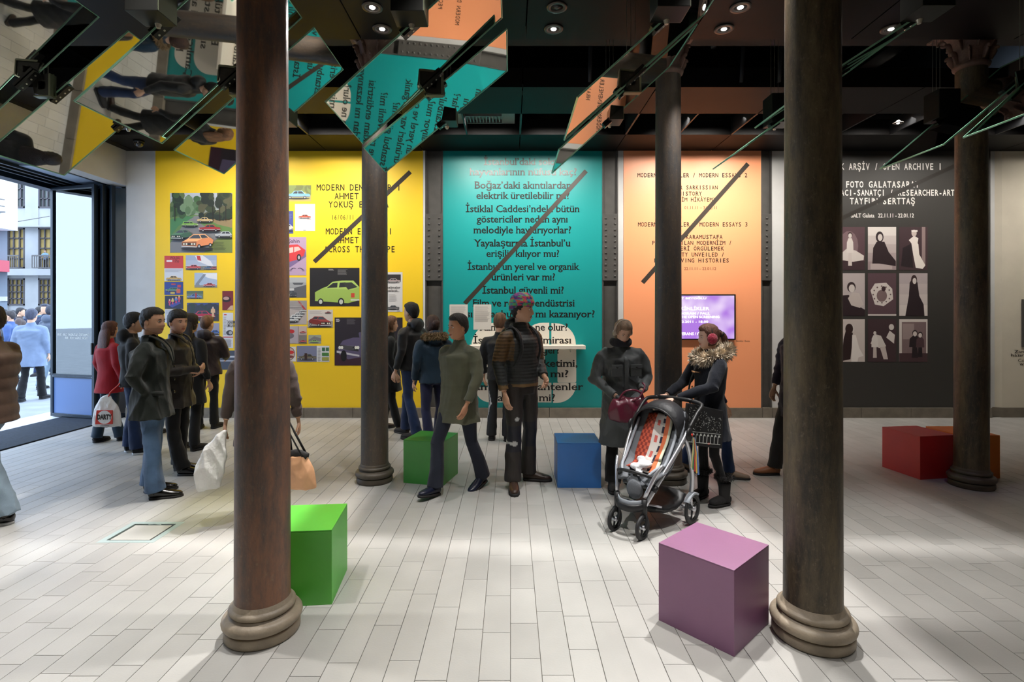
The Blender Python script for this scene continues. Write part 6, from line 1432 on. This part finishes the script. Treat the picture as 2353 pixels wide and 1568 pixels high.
MB().tube([(.546, -.24, .118), (.546, .24, .118)], [.013, .013], 8).build('rear_axle', M_al, pu, smooth=True)
MB().tube([(.03, -.12, .235), (-.035, -.07, .225), (-.05, 0, .222), (-.035, .07, .225), (.03, .12, .235)], [(.012, .028)]*5, 8, ref=(0, 0, 1)).build('front_bumper', M_bk, pu, smooth=True)
MB().tube([(.04, -.115, .25), (-.02, -.06, .243), (-.03, 0, .24), (-.02, .06, .243), (.04, .115, .25)], [(.006, .034)]*5, 8, ref=(0, 0, 1)).build('foot_plate', M_gyl, pu, smooth=True)
MB().tube([(.20, -.17, .20), (.18, 0, .19), (.20, .17, .20)], [.008]*3, 6).build('basket_rail', M_al, pu, smooth=True)
def basket(m): m.tube([(.18, 0, .18), (.30, 0, .15), (.48, 0, .16), (.58, 0, .22)], [(.14, .03), (.19, .05), (.20, .06), (.18, .04)], 16, ref=(0, 0, 1))
bk = MB(); basket(bk); soft('basket', M_bk, pu, bk, .012, .006, 4, 2)
# seat shell: padded bucket made of ribs
SP = [(.10, .0, .36), (.15, 0, .40), (.22, 0, .425), (.30, 0, .46), (.42, 0, .60), (.52, 0, .75), (.585, 0, .86)]
SW = [.10, .13, .155, .165, .17, .165, .14]
sb = MB()
for k in range(len(SP)-1):
    p0, p1 = Vector(SP[k]), Vector(SP[k+1]); t = (p1-p0).normalized(); n = Vector((-t.z, 0, t.x))
    sb.tube([p0-n*.02, p1-n*.02], [(.03+SW[k], .022), (.03+SW[k+1], .022)][::1], 14, ref=(n.x, n.y, n.z))
    for s_ in (-1, 1):
        sb.tube([p0+Vector((0, s_*SW[k], 0))+n*.035, p1+Vector((0, s_*SW[k+1], 0))+n*.035], [(.018, .055), (.018, .055)], 10, ref=(0, 1, 0))
soft('seat_shell', M_gy, pu, sb, .009, .003, 8, 3)
for s_ in (-1, 1):
    MB().tube([Vector(SP[k])+Vector((-.06 if k > 2 else -.01, s_*(SW[k]+.012), .055 if k > 2 else .085)) for k in range(len(SP)-1)], [.012]*(len(SP)-1), 8).build('seat_rim', M_gyl, pu, smooth=True)
cn = MB()
for k, (a0, rr_) in enumerate(((.0, .0),)):
    pass
hp = []
for j in range(13):
    a = PI*j/12; hp.append((math.cos(a)*.205, math.sin(a)))
for k, (cx_, cz_, up, r_) in enumerate(((.44, .74, .20, .018), (.50, .80, .19, .022), (.56, .83, .15, .020), (.60, .82, .10, .02))):
    pass
fab = MB(); rows_ = [(.40, .70, (-.02, .215)), (.45, .75, (.02, .205)), (.52, .79, (.06, .17)), (.58, .80, (.08, .10))]
N = 14
for (bx, bz, (ox_, uz)) in rows_:
    for j in range(N+1):
        a = PI*j/N; fab.v.append((bx+ox_*math.sin(a), .205*math.cos(a)*(1-.06*math.sin(a)), bz+uz*math.sin(a)**.8))
for r_ in range(len(rows_)-1):
    for j in range(N): fab.face((r_*(N+1)+j, r_*(N+1)+j+1, (r_+1)*(N+1)+j+1, (r_+1)*(N+1)+j))
co = fab.build('canopy', mat('canopy_black', srgb(20, 21, 26), .6, bump=.2, bscale=30), pu, smooth=True)
md = co.modifiers.new('t', 'SOLIDIFY'); md.thickness = .006
MB().tube([(.40-.02*math.sin(PI*j/N), .205*math.cos(PI*j/N)*(1-.06*math.sin(PI*j/N)), .70+.215*math.sin(PI*j/N)**.8) for j in range(N+1)], [.009]*(N+1), 8).build('canopy_rim', M_bk, pu, smooth=True)
MB().tube([(.10, -.16, .44), (.04, -.08, .47), (.03, 0, .475), (.04, .08, .47), (.10, .16, .44)], [.013]*5, 8).build('bumper_bar', M_bk, pu, smooth=True)
MB().ball((.075, -.01, .33), (.035, .07, .075), 14, 10).build('foot_muff', M_gy, pu, smooth=True)
# things riding in the pushchair (each its own)
u_ = Matrix.Translation(pu.location) @ Matrix.Rotation(pu.rotation_euler[2], 4, 'Z')
def blanket():
    """draped sheet with printed bands"""
    mb = MB(); nu, nv = 12, 26; cols_ = []
    def S(u, v):      # u across (-1..1), v from bottom 0 to top 1
        k = v*(len(SP)-3)+1.6; i = min(int(k), len(SP)-2); f = min(k-i, 1.0); p = Vector(SP[i]).lerp(Vector(SP[i+1]), f)
        w = .135; t = (Vector(SP[i+1])-Vector(SP[i])).normalized(); n = Vector((-t.z, 0, t.x))
        return p+Vector((0, u*w*(1-.12*v)+.0, 0))+n*(.050+.012*math.sin(v*9+u*2)+.010*math.sin(u*5)+.02*v)
    for j in range(nv+1):
        for i in range(nu+1): mb.v.append(tuple(u_ @ S(-1+2*i/nu, j/nv)))
    W1 = nu+1
    for j in range(nv):
        for i in range(nu):
            c = -1+2*(i+.5)/nu
            if c > .20: col = srgb(214, 96, 66) if (i+j) % 2 else srgb(150, 56, 44)
            elif c > -.36: col = srgb(232, 226, 220) if not (abs(c+.05) < .13 and j % 5 in (1, 2)) else srgb(226, 110, 100)
            elif c > -.52: col = srgb(40, 40, 62) if j % 3 else srgb(220, 214, 200)
            elif c > -.80: col = srgb(228, 120, 74)
            else: col = srgb(214, 216, 190)
            mb.cc = col; mb.face((j*W1+i, j*W1+i+1, (j+1)*W1+i+1, (j+1)*W1+i))
    o = mb.build('blanket', Mattr, None, smooth=True, recalc=False); md = o.modifiers.new('t', 'SOLIDIFY'); md.thickness = .010; md.offset = 1
    return tag(o, 'orange, white and navy patterned blanket spread in the pushchair seat', 'blanket')
blanket()
wc = MB(); wc.ball((.20, -.02, .50), (.06, .07, .035), 12, 8); wc.ball((.15, .03, .485), (.045, .05, .03), 10, 8); wc.ball((.24, .03, .52), (.04, .05, .04), 10, 8); wc.tube([(.12, -.02, .47), (.10, -.04, .43)], [.04, .025], 8); wc.xf(u_)
tag(soft('white_cloth', mat('white_terry', srgb(226, 226, 228), .9, bump=.3, bscale=80), None, wc, .009, .012, 6, 2), 'crumpled white cloth at the foot of the pushchair seat', 'cloth')
bb_ = bagsoft('shoulder_bag', 'soft tan brown bag hanging behind the pushchair handle', 'bag', mat('ochre_leather', srgb(150, 108, 58), .4, noise=.25, bump=.2), (1.575, 4.50, .55), .4, lambda m: m.tube([(0, 0, 0), (0, 0, .02), (0, 0, .12), (-.01, 0, .22), (-.02, 0, .28)], [(.05, .04), (.075, .055), (.08, .06), (.06, .045), (.03, .02)], 16, ref=(0, -1, 0)), wr=.010)
MB().tube([(-.02, 0, .26), (-.03, .0, .34), (-.06, .02, .40)], [.008]*3, 6).build('strap', SHn, bb_, smooth=True)
rb_ = empty('ribbon_bundle', 'bundle of coloured ribbons hanging from the pushchair hinge', 'ribbons', u_ @ Vector((.50, -.285, .70)), 0)
for k, c in enumerate(((214, 206, 150), (70, 130, 90), (190, 60, 60), (220, 180, 80), (90, 120, 170))):
    MB().tube([(0, 0, .0), (.008*k-.01, -.01, -.12), (.012*k-.02, -.006*k, -.24-.012*k)], [(.007, .002)]*3, 6).build('ribbon', mat('ribbon_%d' % k, srgb(*c), .6), rb_)
# litter specks
tag(MB().obox((wx_(2073, 6.3), 8.0, .004), (.02, .006, 0), (-.004, .012, 0), (0, 0, .003)).build('litter_scrap', mat('scrap_blue', srgb(150, 190, 220), .5)), 'small blue and white paper scrap on the floor by the charcoal wall', 'litter')
bpy.data.objects['litter_scrap'].location = (wx_(2073, 8.0)-wx_(2073, 6.3), -.3, 0)
flush_soft()
bag_print(cb)
